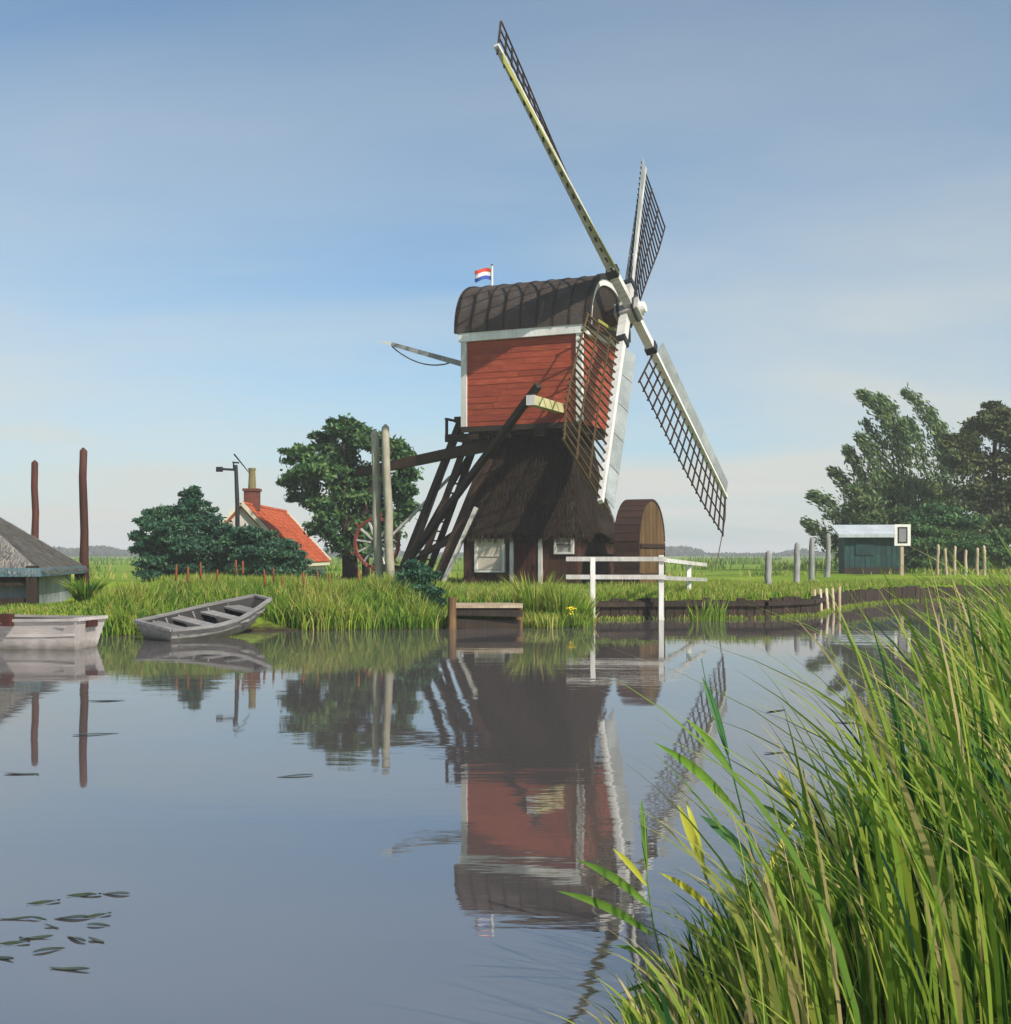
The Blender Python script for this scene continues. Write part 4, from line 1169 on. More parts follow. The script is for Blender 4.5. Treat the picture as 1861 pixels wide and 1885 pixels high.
Yw = 82.0
b = ground_at(1650, Yw); b.z = lh(b.x, b.y) - 0.05
fr_ = []
for (pts, nl) in (
    ([(1640, 1000, 0), (1645, 850, 0), (1635, 780, 0), (1605, 738, .4), (1580, 722, .6)], 520),
    ([(1650, 950, .5), (1655, 830, .5), (1642, 760, .5), (1615, 728, .5)], 420),
    ([(1620, 980, -.6), (1610, 880, -.6), (1600, 825, -.5), (1578, 800, -.5)], 380),
    ([(1600, 980, 0), (1590, 900, 0), (1575, 850, 0), (1555, 822, 0)], 340),
    ([(1580, 1000, .6), (1570, 930, .6), (1550, 880, .6), (1528, 865, .6)], 300),
    ([(1570, 1000, -.5), (1545, 950, -.5), (1515, 920, -.5), (1488, 912, -.5)], 300),
    ([(1560, 1030, 0), (1535, 1000, 0), (1505, 975, 0), (1478, 960, 0)], 280),
    ([(1670, 960, -.7), (1675, 860, -.7), (1668, 810, -.7), (1660, 770, -.7)], 360),
    ([(1625, 950, 1), (1622, 870, 1), (1618, 820, 1), (1590, 770, 1)], 300)):
    fr_.append((pts, nl, 0.21))
tubes, ex = frond_set(b, Yw, fr_)
cl = px_clumps(b, Yw, [(1600, 930, 50, 36, 1.4, 0), (1640, 900, 50, 40, 1.5, .5), (1580, 965, 46, 34, 1.3, -.5), (1640, 960, 60, 40, 1.6, 0), (1680, 930, 46, 44, 1.3, .5), (1560, 1010, 40, 34, 1, 0), (1620, 1010, 60, 40, 1.2, 0)])
tr = [([(0, 0, 0), (0, 0, 2.0), tuple(at(1640, 900, Yw) - b)], 0.3), ([(-0.6, 0, 0), (-1.2, 0, 2), tuple(at(1595, 930, Yw) - b)], 0.24)]
t = make_tree('willow_tree', 'windswept feathery willow leaning left behind the green hut', 'willow', b, tr, cl, M['willow'], 520, 0.34, elong=1.8, extra=ex)
tubes.build('branches', M['trunk'], t)

Yw = 86.0
b = ground_at(1725, Yw); b.z = lh(b.x, b.y) - 0.05
fr_ = []
for (pts, nl) in (
    ([(1725, 960, 0), (1738, 850, 0), (1722, 790, 0), (1690, 740, 0), (1662, 718, 0)], 460),
    ([(1730, 960, .5), (1738, 840, .5), (1730, 790, .5), (1708, 750, .5)], 420),
    ([(1710, 960, -.5), (1705, 870, -.5), (1690, 810, -.5), (1672, 770, -.5)], 360),
    ([(1740, 960, 0), (1752, 880, 0), (1745, 830, 0), (1735, 800, 0)], 320)):
    fr_.append((pts, nl, 0.21))
tubes, ex = frond_set(b, Yw, fr_)
cl = px_clumps(b, Yw, [(1720, 900, 40, 40, 1.3, 0), (1735, 950, 50, 40, 1.4, 0), (1700, 970, 46, 40, 1.2, 0)])
tr = [([(0, 0, 0), (0, 0, 2.0), tuple(at(1728, 900, Yw) - b)], 0.28)]
t = make_tree('willow_tree', 'slender pale willow with a forked top right of the windswept one', 'willow', b, tr, cl, M['willow'], 460, 0.34, elong=1.8, extra=ex)
tubes.build('branches', M['trunk'], t)

Yw = 78.0
b = ground_at(1830, Yw); b.z = lh(b.x, b.y) - 0.05
cl = px_clumps(b, Yw, [(1835, 755, 24, 16, .9, 0), (1815, 785, 40, 22, 1.2, .5), (1775, 812, 28, 24, 1, 0), (1850, 800, 40, 26, 1.2, -.5), (1790, 850, 46, 30, 1.4, .5), (1845, 850, 46, 34, 1.5, 0), (1895, 830, 44, 40, 1.3, 0),
                      (1800, 900, 50, 36, 1.5, 0), (1860, 910, 56, 40, 1.6, .4), (1920, 900, 50, 44, 1.4, 0), (1830, 965, 60, 40, 1.4, 0), (1900, 970, 60, 44, 1.4, 0)])
tr = [([(0, 0, 0), (0.1, 0, 2.2), tuple(at(1830, 860, Yw) - b), tuple(at(1832, 780, Yw) - b)], 0.34), ([(0.3, 0, 0.5), (1.2, 0, 3), tuple(at(1890, 860, Yw) - b)], 0.24)]
make_tree('round_tree', 'dense olive brown tree at the right edge of the picture', 'tree', b, tr, cl, M['olive_tree'], 620, 0.40)
Yw = 72.0
b = ground_at(1720, Yw); b.z = lh(b.x, b.y) - 0.05
cl = px_clumps(b, Yw, [(1670, 1040, 30, 20, .8, 0), (1860, 1030, 44, 24, 1, 0), (1690, 965, 36, 26, 1, 0), (1725, 950, 40, 28, 1.2, .3), (1765, 960, 40, 28, 1.1, 0), (1700, 1005, 40, 28, 1.1, 0), (1745, 1000, 46, 30, 1.3, 0), (1790, 1005, 36, 28, 1, 0), (1830, 1000, 40, 30, 1, 0), (1720, 1035, 46, 20, 1, .2), (1790, 1035, 46, 20, 1, .2)])
tr = [([(0, 0, 0), (0, 0, 1.0), tuple(at(1725, 970, Yw) - b)], 0.12), ([(0.4, 0, 0), (1.2, 0, 1.0), tuple(at(1770, 975, Yw) - b)], 0.1)]
make_tree('hedge_shrub', 'green hedge shrub right of the signpost behind the pale stakes', 'shrub', b, tr, cl, M['tree_dark'], 750, 0.30)

# ------------------------------------------------------------------ house with orange roof
Yh = 62.0
house = thing('house', 'low cottage with steep orange tiled roof and brick chimney', 'house', (-13.1, Yh, 0.35), R(0))
HWd, HL, HE, HRz = 2.45, 12.4, 1.15, 3.85      # half width, length, eave height, ridge height above base
wall = MB()
wall.prism([(-HWd + 0.12, -0.4), (HWd - 0.12, -0.4), (HWd - 0.12, HE + 0.02), (0, HRz - 0.15), (-HWd + 0.12, HE + 0.02)], 0.1, HL - 0.1, lambda a, b_, d: (a, d, b_))
wall = wall.build('wall', M['plaster'], house)
rf = MB()
for s in (-1, 1):
    p0, p1 = Vector((0, 0, HRz)), Vector((s * (HWd + 0.15), 0, HE - 0.18))
    nn = Vector(((HRz - HE) * s, 0, HWd)).normalized() * 0.10
    rf.hexa([p0 - nn, p1 - nn, p1 - nn + Vector((0, HL, 0)), p0 - nn + Vector((0, HL, 0)), p0, p1, p1 + Vector((0, HL, 0)), p0 + Vector((0, HL, 0))])
rf = rf.build('roof', M['tile'], house)
# pantiles: curved patches
Vt, Ft, nt_ = [], [], 0
slope = Vector((HWd + 0.15, 0, HE - 0.18 - HRz)); sl = slope.length; sd = slope / sl
tn = Vector((-sd.z, 0, sd.x))
rows, cols = 14, 48
for s in (1, -1):
    for r_ in range(rows):
        for c in range(cols):
            y0 = HL * c / cols
            jit = random.uniform(-0.012, 0.012)
            for a, uu in ((r_ / rows - 0.01, 0.015), ((r_ + 1) / rows + 0.015, 0.055)):
                for k in range(5):
                    hgt = uu + 0.035 * math.sin(2 * math.pi * k / 4 + 0.3) + jit
                    p = Vector((0, 0, HRz)) + sd * sl * a + tn * (0.03 + hgt)
                    Vt.append((p.x * s, y0 + HL / cols * 1.06 * k / 4, p.z))
            for k in range(4):
                q = nt_ + k
                Ft.append((q, q + 1, q + 6, q + 5))
            nt_ += 10
o = big_mesh('roof_tiles', Vt, Ft, M['tile'], rf); o['kind'] = 'stuff'
for k in range(30):
    MB().tube([(0, HL * k / 30, HRz + 0.04), (0, HL * (k + 1) / 30 - 0.015, HRz + 0.06)], [0.12, 0.13], n=8).build('ridge_tile', M['tile'], rf)
for yv in (-0.03, HL + 0.03):
    for s in (-1, 1):
        MB().beam((0, yv, HRz + 0.10), (s * (HWd + 0.22), yv, HE - 0.14), 0.16, 0.30, up=(0, 1, 0)).build('verge_board', M['trim'], house)
for s in (-1, 1):
    MB().box((s * (HWd + 0.12), HL / 2, HE - 0.30), (0.14, HL, 0.18)).build('gutter', M['trim'], house)
ch = MB().box((0, 2.6, HRz + 0.35), (0.72, 0.72, 1.1)).build('chimney', M['brick'], rf)
MB().box((0, 2.6, HRz + 0.86), (0.84, 0.84, 0.14)).build('chimney_cap', M['brick'], ch) if False else MB().box((0, 2.6, HRz + 0.86), (0.84, 0.84, 0.14)).build('chimney_cap', M['brick'], house)
MB().tube([(0, 2.6, HRz + 0.92), (0, 2.6, HRz + 1.85), (0, 2.6, HRz + 1.9), (0, 2.6, HRz + 2.0)], [0.21, 0.17, 0.20, 0.20], n=12).build('chimney_pot', M['pot'], house)
gw = MB()
for x in (-0.42, 0.38):
    gw.box((x, 0.06, 2.05), (0.07, 0.1, 0.9))
for z in (1.62, 2.48):
    gw.box((-0.02, 0.06, z), (0.87, 0.1, 0.07))
gw = gw.build('window', M['trim'], house)
MB().box((-0.02, 0.08, 2.05), (0.74, 0.03, 0.8)).build('pane', M['glass'], gw)

# thin post with arms beside the house
Yp = 55.0
pb = ground_at(437, Yp); pb.z = lh(pb.x, pb.y)
post = thing('vane_post', 'tall thin dark post with a crossarm and a slanted blade before the house', 'post', pb)
q = lambda px, py: at(px, py, Yp) - pb
MB().tube([(0, 0, -0.3), q(437, 930), q(434, 856)], [0.11, 0.10, 0.08], n=8, wob=0.1).build('pole', M['black'], post)
MB().beam(q(436, 865), q(400, 863), 0.09, 0.10).build('crossarm', M['black'], post)
MB().box(q(404, 864), (0.30, 0.05, 0.22)).build('vane', M['black'], post)
MB().beam(q(430, 864), q(430, 850), 0.06, 0.06).build('bracket', M['black'], post)
MB().beam(q(428, 851), q(440, 852), 0.07, 0.07).build('head', M['black'], post)
MB().beam(q(431, 836), q(460, 872), 0.13, 0.06, w1=0.05, h1=0.03).build('blade', M['black'], post)

# ------------------------------------------------------------------ poles
def pole(name, label, px, py_top, Y, r, mat, group, lean_px=0, cat='pole'):
    b = ground_at(px, Y); b.z = lh(b.x, b.y)
    p = at(px + lean_px, py_top, Y) - b
    n = 7
    pts = [Vector((0, 0, -0.4)).lerp(p, i / (n - 1)) + Vector((random.uniform(-1, 1), random.uniform(-1, 1), 0)) * r * 0.18 for i in range(n)]
    o = MB().tube(pts + [p + Vector((0, 0, r * 0.7))], [r * (1.08 - 0.25 * i / n) for i in range(n)] + [r * 0.25], n=10, wob=0.16).build(name, M[mat], smooth=True)
    o.location = b
    return tag(o, label, cat, group)
pole('mooring_pole', 'shorter red brown pole rising behind the grey boathouse roof', 66, 852, 37, 0.11, 'pole_red', 'red brown poles', -2)
pole('mooring_pole', 'taller red brown pole right of the grey boathouse roof', 156, 830, 35, 0.12, 'pole_red', 'red brown poles', -3)
pole('winding_pole', 'pale tall pole nearest the winding wheel, left of the pair', 697, 797, 49.3, 0.17, 'pole_pale', 'pale poles by the mill tail', -7)
pole('winding_pole', 'pale tall pole right of its twin before the mill tail', 720, 787, 48.8, 0.17, 'pole_pale', 'pale poles by the mill tail', -10)
for px, yt, yb_, Y, lab in ((1413, 1018, 1080, 46, 'short grey fence post alone in the meadow, leftmost of the four'), (1466, 1002, 1075, 50, 'grey fence post, second from the left of the four in the meadow'),
                            (1493, 993, 1070, 55, 'grey fence post, third from the left of the four in the meadow'), (1523, 985, 1065, 61, 'tall grey fence post nearest to the green hut')):
    pole('fence_post', lab, px, yt, Y, 0.13, 'post_grey', 'grey posts in the meadow', 2, cat='post')
for i, px in enumerate((1725, 1742, 1756, 1777, 1798, 1813)):
    pole('stake', 'pale wooden stake before the hedge shrub, ' + ('leftmost', 'second from the left', 'third from the left', 'fourth from the left', 'fifth from the left', 'rightmost')[i] + ' of six', px, 1004 + (i * 7) % 11, 64, 0.085, 'stake', 'pale stakes before the hedge', random.choice((-2, 1, 2)), cat='stake')

# ------------------------------------------------------------------ green hut, sign
hp = ground_at(1600, 70); hp.z = lh(hp.x, hp.y)
hut = thing('hut', 'small dark green hut with a pale flat sloping roof', 'hut', hp, R(-6))
HWx, HDy, HHt = 1.55, 1.2, 2.25
MB().box((0, 0, HHt / 2 - 0.1), (2 * HWx - 0.1, 2 * HDy - 0.1, HHt)).build('wall', M['green_hut'], hut)
for k in range(11):
    hb = MB().box((-HWx + (k + 0.5) * 2 * HWx / 11, -HDy + 0.035, HHt / 2 + 0.10), (2 * HWx / 11 - 0.02, 0.03 + 0.008 * (k % 2), HHt - 0.25)).build('wall_board', M['green_hut'], hut)
MB().box((0, -HDy + 0.01, 0.12), (2 * HWx + 0.04, 0.12, 0.48)).build('plinth', M['tar'], hut)
rfv = [(-HWx - 0.35, -HDy - 0.3, HHt - 0.18), (HWx + 0.25, -HDy - 0.3, HHt - 0.18), (HWx + 0.25, HDy + 0.2, HHt + 0.42), (-HWx - 0.35, HDy + 0.2, HHt + 0.42)]
hr = MB().hexa([Vector(p) for p in rfv] + [Vector(p) + Vector((0, 0, 0.09)) for p in rfv]).build('roof', M['hut_roof'], hut)
MB().box((-0.05, -HDy - 0.33, HHt - 0.16), (2 * HWx + 0.64, 0.05, 0.18)).build('fascia', M['hut_roof'], hut)
MB().box((-0.45, -HDy + 0.0, HHt / 2 + 0.28), (1.0, 0.07, 0.75)).build('shutter', M['green_hut'], hut)

sp0 = ground_at(1660, 62); sp0.z = lh(sp0.x, sp0.y)
sign = thing('canal_sign', 'white square sign with a dark framed grey panel on a brown post', 'sign', sp0)
zc = at(1660, 985, 62).z - sp0.z
MB().box((0, 0, (zc + 0.2) / 2 - 0.2), (0.16, 0.14, zc + 0.4)).build('post', M['stake'], sign)
bd = MB().box((0, -0.10, zc), (0.80, 0.05, 1.06)).build('sign_board', M['white'], sign)
for a, b_, c, d in ((-0.24, 0.24, 0.33, 0.40), (-0.24, 0.24, -0.40, -0.33), (-0.24, -0.18, -0.33, 0.33), (0.18, 0.24, -0.33, 0.33)):
    MB().box(((a + b_) / 2, -0.135, zc + (c + d) / 2), (b_ - a, 0.02, d - c)).build('frame_line', M['black'], bd)
MB().box((0, -0.132, zc), (0.36, 0.012, 0.66)).build('panel', M['sign_grey'], bd)

# ------------------------------------------------------------------ piled bank, railing, landing
pile_line = PILED[1:]
rev = thing('bank_piling', 'dark timber piling holding the right canal bank', 'piling', (2.3, 33.5, 0))
plank_me = MB().box((0, 0, 0), (0.225, 0.07, 1.0)).mesh('pile_plank', M['pile'])
cnt = 0
for i in range(len(pile_line) - 1):
    A, B = Vector((*pile_line[i], 0)), Vector((*pile_line[i + 1], 0))
    L = (B - A).length
    n = max(1, int(L / 0.24))
    ang = math.atan2((B - A).y, (B - A).x)
    for k in range(n):
        p = A.lerp(B, (k + 0.5) / n)
        nrm_ = Vector((math.sin(ang), -math.cos(ang), 0))
        p = p + nrm_ * (0.06 + random.uniform(-0.01, 0.015)) - Vector((2.3, 33.5, 0))
        p.z = 0.03 + random.uniform(-0.05, 0.05)
        inst('pile_plank', plank_me, rev, p, (random.uniform(-0.03, 0.03), random.uniform(-0.03, 0.03), ang), (L / n / 0.24 * 0.99, 1, 1)); cnt += 1
    if i < 4:
        m = nrm_ * 0.14
        MB().beam(A + m - Vector((2.3, 33.5, -0.40)), B + m - Vector((2.3, 33.5, -0.40)), 0.10, 0.12).build('wale', M['pile'], rev)
for i, (px, Y) in enumerate(((1500, 36.6), (1512, 37.1), (1524, 37.7), (1535, 38.3), (1546, 39.2))):
    b = ground_at(px, Y)
    pts = [Vector((0, 0, -0.5)), Vector((0.02, 0, 0.2)), Vector((random.uniform(-.05, .05), 0, 0.72))]
    o = MB().tube(pts, [0.06, 0.055, 0.045], n=8, wob=0.15).build('bank_stake', M['stake'], smooth=True)
    # stand just in front of the planks
    o.location = (b.x - 0.05, b.y - 0.05, 0)
    tag(o, 'pale stake in the water before the dark piling, ' + ('leftmost', 'second from the left', 'middle one', 'fourth from the left', 'rightmost')[i] + ' of five', 'stake', 'pale stakes at the bank bend')

rail = thing('white_railing', 'white two rail wooden railing beside the scoop wheel', 'railing', (2.3, 33.3, 0))
RO = Vector((2.3, 33.3, 0))
def RQ(px, Y, z): return Vector(((px - CX_PX) / F_PX * Y, Y, z)) - RO
pA, pB, pC, pD = (1045, 33.4), (1091, 33.3), (1217, 33.2), (1268, 38.0)
for (px, Y), z0, zt in ((pB, -0.3, 1.66), (pC, -0.4, 1.72), (pD, 0.2, 1.52)):
    MB().beam(RQ(px, Y, z0), RQ(px, Y, zt), 0.13, 0.13, up=(0, 1, 0)).build('rail_post', M['white'], rail)
for z in (1.62, 1.14):
    MB().beam(RQ(1042, 33.35, z), RQ(1226, 33.08, z), 0.06, 0.12).build('rail', M['white_worn'], rail)
    MB().beam(RQ(1217, 33.1, z - 0.02), RQ(1300, 40.5, z - 0.22), 0.06, 0.11).build('rail', M['white_worn'], rail)

land = thing('landing_stage', 'little wooden landing stage with a pale plank before the mill', 'landing', (-1.0, 30.0, 0))
LO = Vector((-1.0, 30.0, 0))
def LQ(px, Y, z): return Vector(((px - CX_PX) / F_PX * Y, Y, z)) - LO
for px, Y, zt in ((832, 29.2, 0.74), (955, 29.6, 0.5), (836, 31.0, 0.55), (953, 31.0, 0.55)):
    MB().tube([LQ(px, Y, -0.5), LQ(px, Y, zt)], [0.11, 0.095], n=9, wob=0.12).build('post', M['casing'], land)
for k in range(5):
    Y = 29.35 + k * 0.34
    MB().beam(LQ(838, Y, 0.52 + 0.012 * (k % 2)), LQ(962, Y + 0.02, 0.52 + 0.012 * (k % 2)), 0.31, 0.06).build('deck_plank', M['stake'], land)
MB().beam(LQ(838, 29.3, 0.40), LQ(962, 29.3, 0.36), 0.10, 0.16).build('edge_beam', M['pile'], land)
MB().beam(LQ(838, 29.35, 0.12), LQ(958, 29.45, 0.08), 0.08, 0.22).build('lower_board', M['pile'], land)
MB().beam(LQ(838, 30.9, 0.40), LQ(962, 30.9, 0.36), 0.10, 0.16).build('edge_beam', M['pile'], land)

# ------------------------------------------------------------------ boathouse at the left edge
bo = Vector((-12.75, 30.4, 0.0))
bh_ = thing('boathouse', 'grey thatched boathouse with a teal eave board at the left edge', 'boathouse', bo, R(8))
EX0, EX1, EY0, EY1, EZ = -6.5, 1.6, -1.2, 4.6, 1.38
rx, rz_ = EX1 - 2.9, EZ + 2.1
ridge0, ridge1 = Vector((EX0 + 2.0, 1.7, rz_)), Vector((rx, 1.7, rz_))
vs = [Vector((EX0, EY0, EZ)), Vector((EX1, EY0, EZ)), Vector((EX1, EY1, EZ)), Vector((EX0, EY1, EZ)), ridge0, ridge1]
nsub = 1
fs = [(0, 1, 5, 4), (1, 2, 5), (2, 3, 4, 5), (3, 0, 4), (3, 2, 1, 0)]
brf = MB().add(vs, fs).build('thatch_roof', M['grey_thatch'], bh_)
# straw bundles on the two faces towards the water and the right
def straw_on(tri, n, up_dir, mat, parent):
    A, B, Cc = [np.array(p) for p in tri]
    u = RNG.random(n); v = RNG.random(n); k = u + v > 1; u[k] = 1 - u[k]; v[k] = 1 - v[k]
    P_ = A + u[:, None] * (B - A) + v[:, None] * (Cc - A)
    nn = np.cross(B - A, Cc - A); nn /= np.linalg.norm(nn)
    if nn[2] < 0: nn = -nn
    dn_ = np.array([0, 0, -1.0]); dn_ = dn_ - nn * (dn_ @ nn); dn_ /= np.linalg.norm(dn_)
    D_ = dn_ + 0.12 * RNG.normal(size=(n, 3)) + nn * 0.06
    wv_ = np.cross(D_, nn); wv_ /= np.linalg.norm(wv_, axis=1)[:, None]
    L = RNG.uniform(0.10, 0.30, n)[:, None]; W = RNG.uniform(0.006, 0.016, n)[:, None]
    V_ = np.empty((n, 4, 3)); P_ = P_ + nn * 0.01
    V_[:, 0] = P_ - wv_ * W; V_[:, 1] = P_ + wv_ * W; V_[:, 2] = P_ + D_ * L + wv_ * W * 0.5; V_[:, 3] = P_ + D_ * L - wv_ * W * 0.5
    return V_.reshape(-1, 3), np.arange(n * 4).reshape(-1, 4), RNG.random(n)
sv = join([straw_on((vs[0], vs[1], vs[5]), 9000, None, None, None), straw_on((vs[0], vs[5], vs[4]), 5000, None, None, None), straw_on((vs[1], vs[2], vs[5]), 7000, None, None, None)])
o = big_mesh('straw', *sv[:2], M['straw_grey'], brf, tint=sv[2]); o['kind'] = 'stuff'
MB().tube([ridge0 + Vector((-0.1, 0, 0)), ridge1 + Vector((0.1, 0, 0))], [0.16, 0.14], n=8).build('ridge_roll', M['grey_thatch'], brf)
MB().box(((EX0 + EX1) / 2, EY0 - 0.05, EZ - 0.06), (EX1 - EX0 + 0.1, 0.07, 0.20)).build('eave_board', M['teal'], bh_)
MB().box((EX1 + 0.02, (EY0 + EY1) / 2, EZ - 0.06), (0.07, EY1 - EY0, 0.20)).build('eave_board', M['teal'], bh_)
MB().box(((EX0 + EX1) / 2, EY0 + 0.12, EZ - 0.27), (EX1 - EX0 - 0.1, 0.14, 0.20)).build('top_beam', M['tar'], bh_)
MB().box(((EX0 + EX1) / 2, EY0 + 0.10, 0.62), (EX1 - EX0 - 0.1, 0.14, 0.17)).build('lower_beam', M['tar'], bh_)
for x in (EX0 + 0.2, (EX0 + EX1) / 2 - 0.4, EX1 - 0.15):
    MB().box((x, EY0 + 0.06, 0.55), (0.24, 0.26, 1.85)).build('post', M['tar'], bh_)
MB().box((EX1 - 0.15, EY1 - 0.2, 0.5), (0.22, 0.22, 1.7)).build('post', M['tar'], bh_)
for k in range(9):
    MB().box((EX0 + 0.45 + k * 0.88, EY0 + 0.42, 0.62), (0.85, 0.05, 1.35)).build('wall_board', M['grey_board'], bh_)
for k in range(6):
    MB().box((EX1 - 0.28, EY0 + 0.75 + k * 0.78, 0.62), (0.05, 0.75, 1.35)).build('wall_board', M['grey_board'], bh_)
MB().box(((EX0 + EX1) / 2, EY0 - 0.55, 0.14), (EX1 - EX0, 1.1, 0.10)).build('jetty_plank', M['tar'], bh_)

# ------------------------------------------------------------------ boats
def hull_shape(L, W, D, stations, rake_bow=0.35, rake_stern=0.12, bow_w=0.35, stern_w=0.75, sheer=0.10, thick=0.04):
    """open flat-bottomed boat along +x (stern at 0, bow at L): returns outer+inner shell MB and gunwale edge points"""
    outer, inner = [], []
    for i in range(stations + 1):
        t = i / stations
        wv = (stern_w + (1 - stern_w) * math.sin(min(1, t / 0.45) * math.pi / 2)) if t < 0.45 else (1 - (1 - bow_w) * ((t - 0.45) / 0.55) ** 2.2)
        hw = W / 2 * wv
        fl = hw * 0.72
        zt = D + sheer * (2 * (t - 0.4)) ** 2
        zb = 0.0 + 0.10 * max(0, (t - 0.7) / 0.3) ** 2 + 0.06 * max(0, (0.2 - t) / 0.2) ** 2
        x = L * t
        xt = x + (rake_bow * max(0, (t - 0.7) / 0.3) ** 2 - rake_stern * max(0, (0.2 - t) / 0.2) ** 2)
        outer.append([(xt, -hw, zt), (x, -fl, zb), (x, fl, zb), (xt, hw, zt)])
        k = thick
        inner.append([(xt, -hw + k, zt), (x, -fl + k, zb + k), (x, fl - k, zb + k), (xt, hw - k, zt)])
    m = MB()
    def shell(rows, flip):
        vs = [p for r_ in rows for p in r_]
        fs = []
        for i in range(len(rows) - 1):
            for k in range(3):
                q = (i * 4 + k, i * 4 + k + 1, (i + 1) * 4 + k + 1, (i + 1) * 4 + k)
                fs.append(q if not flip else q[::-1])
        return vs, fs
    vo, fo = shell(outer, False)
    fo += [(0, 1, 2, 3), tuple(reversed([len(vo) - 4 + k for k in range(4)]))]
    m.add(vo, fo)
    mi = MB()
    rows_in = inner[:]
    vi, fi = shell(rows_in, True)
    fi += [(3, 2, 1, 0), tuple(len(vi) - 4 + k for k in range(4))]
    mi.add(vi, fi)
    return m, mi, outer

def boat(name, label, loc, rz, tilt, roll, L, W, D, mats, thwarts, group=None, **kw):
    t = thing(name, label, 'boat', loc, rz)
    t.rotation_euler = (roll, -tilt, rz)
    if group: t['group'] = group
    m, mi, outer = hull_shape(L, W, D, 14, **kw)
    m.build('hull', M[mats[0]], t, smooth=False)
    mi.build('inside', M[mats[1]], t, smooth=False)
    for s in (0, 3):
        g_ = MB()
        for i in range(14):
            g_.beam(Vector(outer[i][s]) + Vector((0, 0, 0.015)), Vector(outer[i + 1][s]) + Vector((0, 0, 0.015)), 0.08, 0.05)
        g_.build('gunwale', M[mats[2]], t)
    for e in (0, 14):
        MB().beam(Vector(outer[e][0]) + Vector((0, 0, 0.016)), Vector(outer[e][3]) + Vector((0, 0, 0.016)), 0.09, 0.055).build('end_rail', M[mats[2]], t)
    for k in range(2, 13, 2):
        p = outer[k]
        rb = MB()
        ins = [Vector((p[j][0], p[j][1] * 0.93, p[j][2] + (0.05 if j in (1, 2) else -0.04))) for j in range(4)]
        for j in range(3): rb.beam(ins[j], ins[j + 1], 0.05, 0.04, up=(1, 0, 0))
        rb.build('rib', M[mats[2]], t)
    for s in (0, 3):
        st_ = MB()
        for i in range(14):
            f0 = Vector(outer[i][s]).lerp(Vector(outer[i][1 if s == 0 else 2]), 0.42); f1 = Vector(outer[i + 1][s]).lerp(Vector(outer[i + 1][1 if s == 0 else 2]), 0.42)
            st_.beam(f0, f1, 0.03, 0.05)
        st_.build('rubbing_strake', M[mats[2]], t)
    for (x, wd, zf) in thwarts:
        i = min(13, int(x / L * 14))
        hw = abs(outer[i][0][1]) - 0.03
        MB().box((x, 0, D * zf), (wd, 2 * hw, 0.045)).build('thwart', M[mats[2]], t)
    return t, outer

boat('rowing_boat', 'grey flat bottomed rowing boat with its bow drawn up on the grassy bank', (-7.05, 25.3, -0.10), math.atan2(2.9, 1.75), R(7), R(9), 2.75, 1.35, 0.36,
     ('boat_grey', 'boat_dark', 'boat_grey'), ((0.30, 0.45, 0.86), (1.1, 0.30, 0.78), (1.9, 0.30, 0.80), (2.5, 0.36, 0.95)))
bt, outer = boat('moored_boat', 'pale grey wooden boat moored before the boathouse at the left edge', (-7.85, 23.3, -0.14), math.atan2(1.0, -5.2), R(1.5), 0, 5.2, 1.55, 0.62,
     ('boat_pale', 'boat_dark', 'boat_pale'), ((0.55, 0.9, 0.9), (2.0, 0.35, 0.8), (3.4, 0.35, 0.8)), stern_w=0.70)
MB().box((-0.10, 0.0, 0.60), (0.12, 0.34, 0.12)).build('stern_notch', M['door'], bt)
MB().box((1.15, 0.74, 0.66), (0.22, 0.16, 0.22)).build('mooring_block', M['door'], bt)
MB().tube([(1.15, 0.70, 0.60), (1.6, 1.5, 0.55), (2.1, 2.4, 0.62)], [0.018] * 3, n=6).build('mooring_line', M['rope'], bt)

# ------------------------------------------------------------------ cattails, irises, waterside shoots, modelled ripple marks
stem_c = None
for i, (px, py, hh) in enumerate(((325, 1052, .40), (346, 1056, .40), (369, 1048, .42), (434, 1044, .36), (447, 1046, .34), (486, 1062, .42), (503, 1058, .40), (541, 1078, .40), (558, 1066, .44), (584, 1064, .30), (606, 1068, .34), (660, 1062, .3), (520, 1075, .35), (400, 1062, .35))):
    Y = 29.6 + (i * 0.37) % 1.3
    tip = at(px, py - 14, Y)
    b = Vector((tip.x + random.uniform(-.06, .06), Y, lh(tip.x, Y) - 0.02))
    c = thing('cattail', 'brown reed mace head standing in the tall bank grass', 'cattail', b, group='brown reed mace heads along the left bank')
    d = tip - b
    MB().tube([(0, 0, 0), d * 0.6 + Vector((0.01, 0, 0)), d], [0.010, 0.009, 0.007], n=5).build('stem', M['reed_c'], c)
    MB().tube([d * (1 - hh / d.length), d * (1 - 0.85 * hh / d.length), d * (1 - 0.12 * hh / d.length), d], [0.012, 0.028, 0.026, 0.006], n=7, wob=0.1).build('seed_head', M['plume'], c, smooth=True)

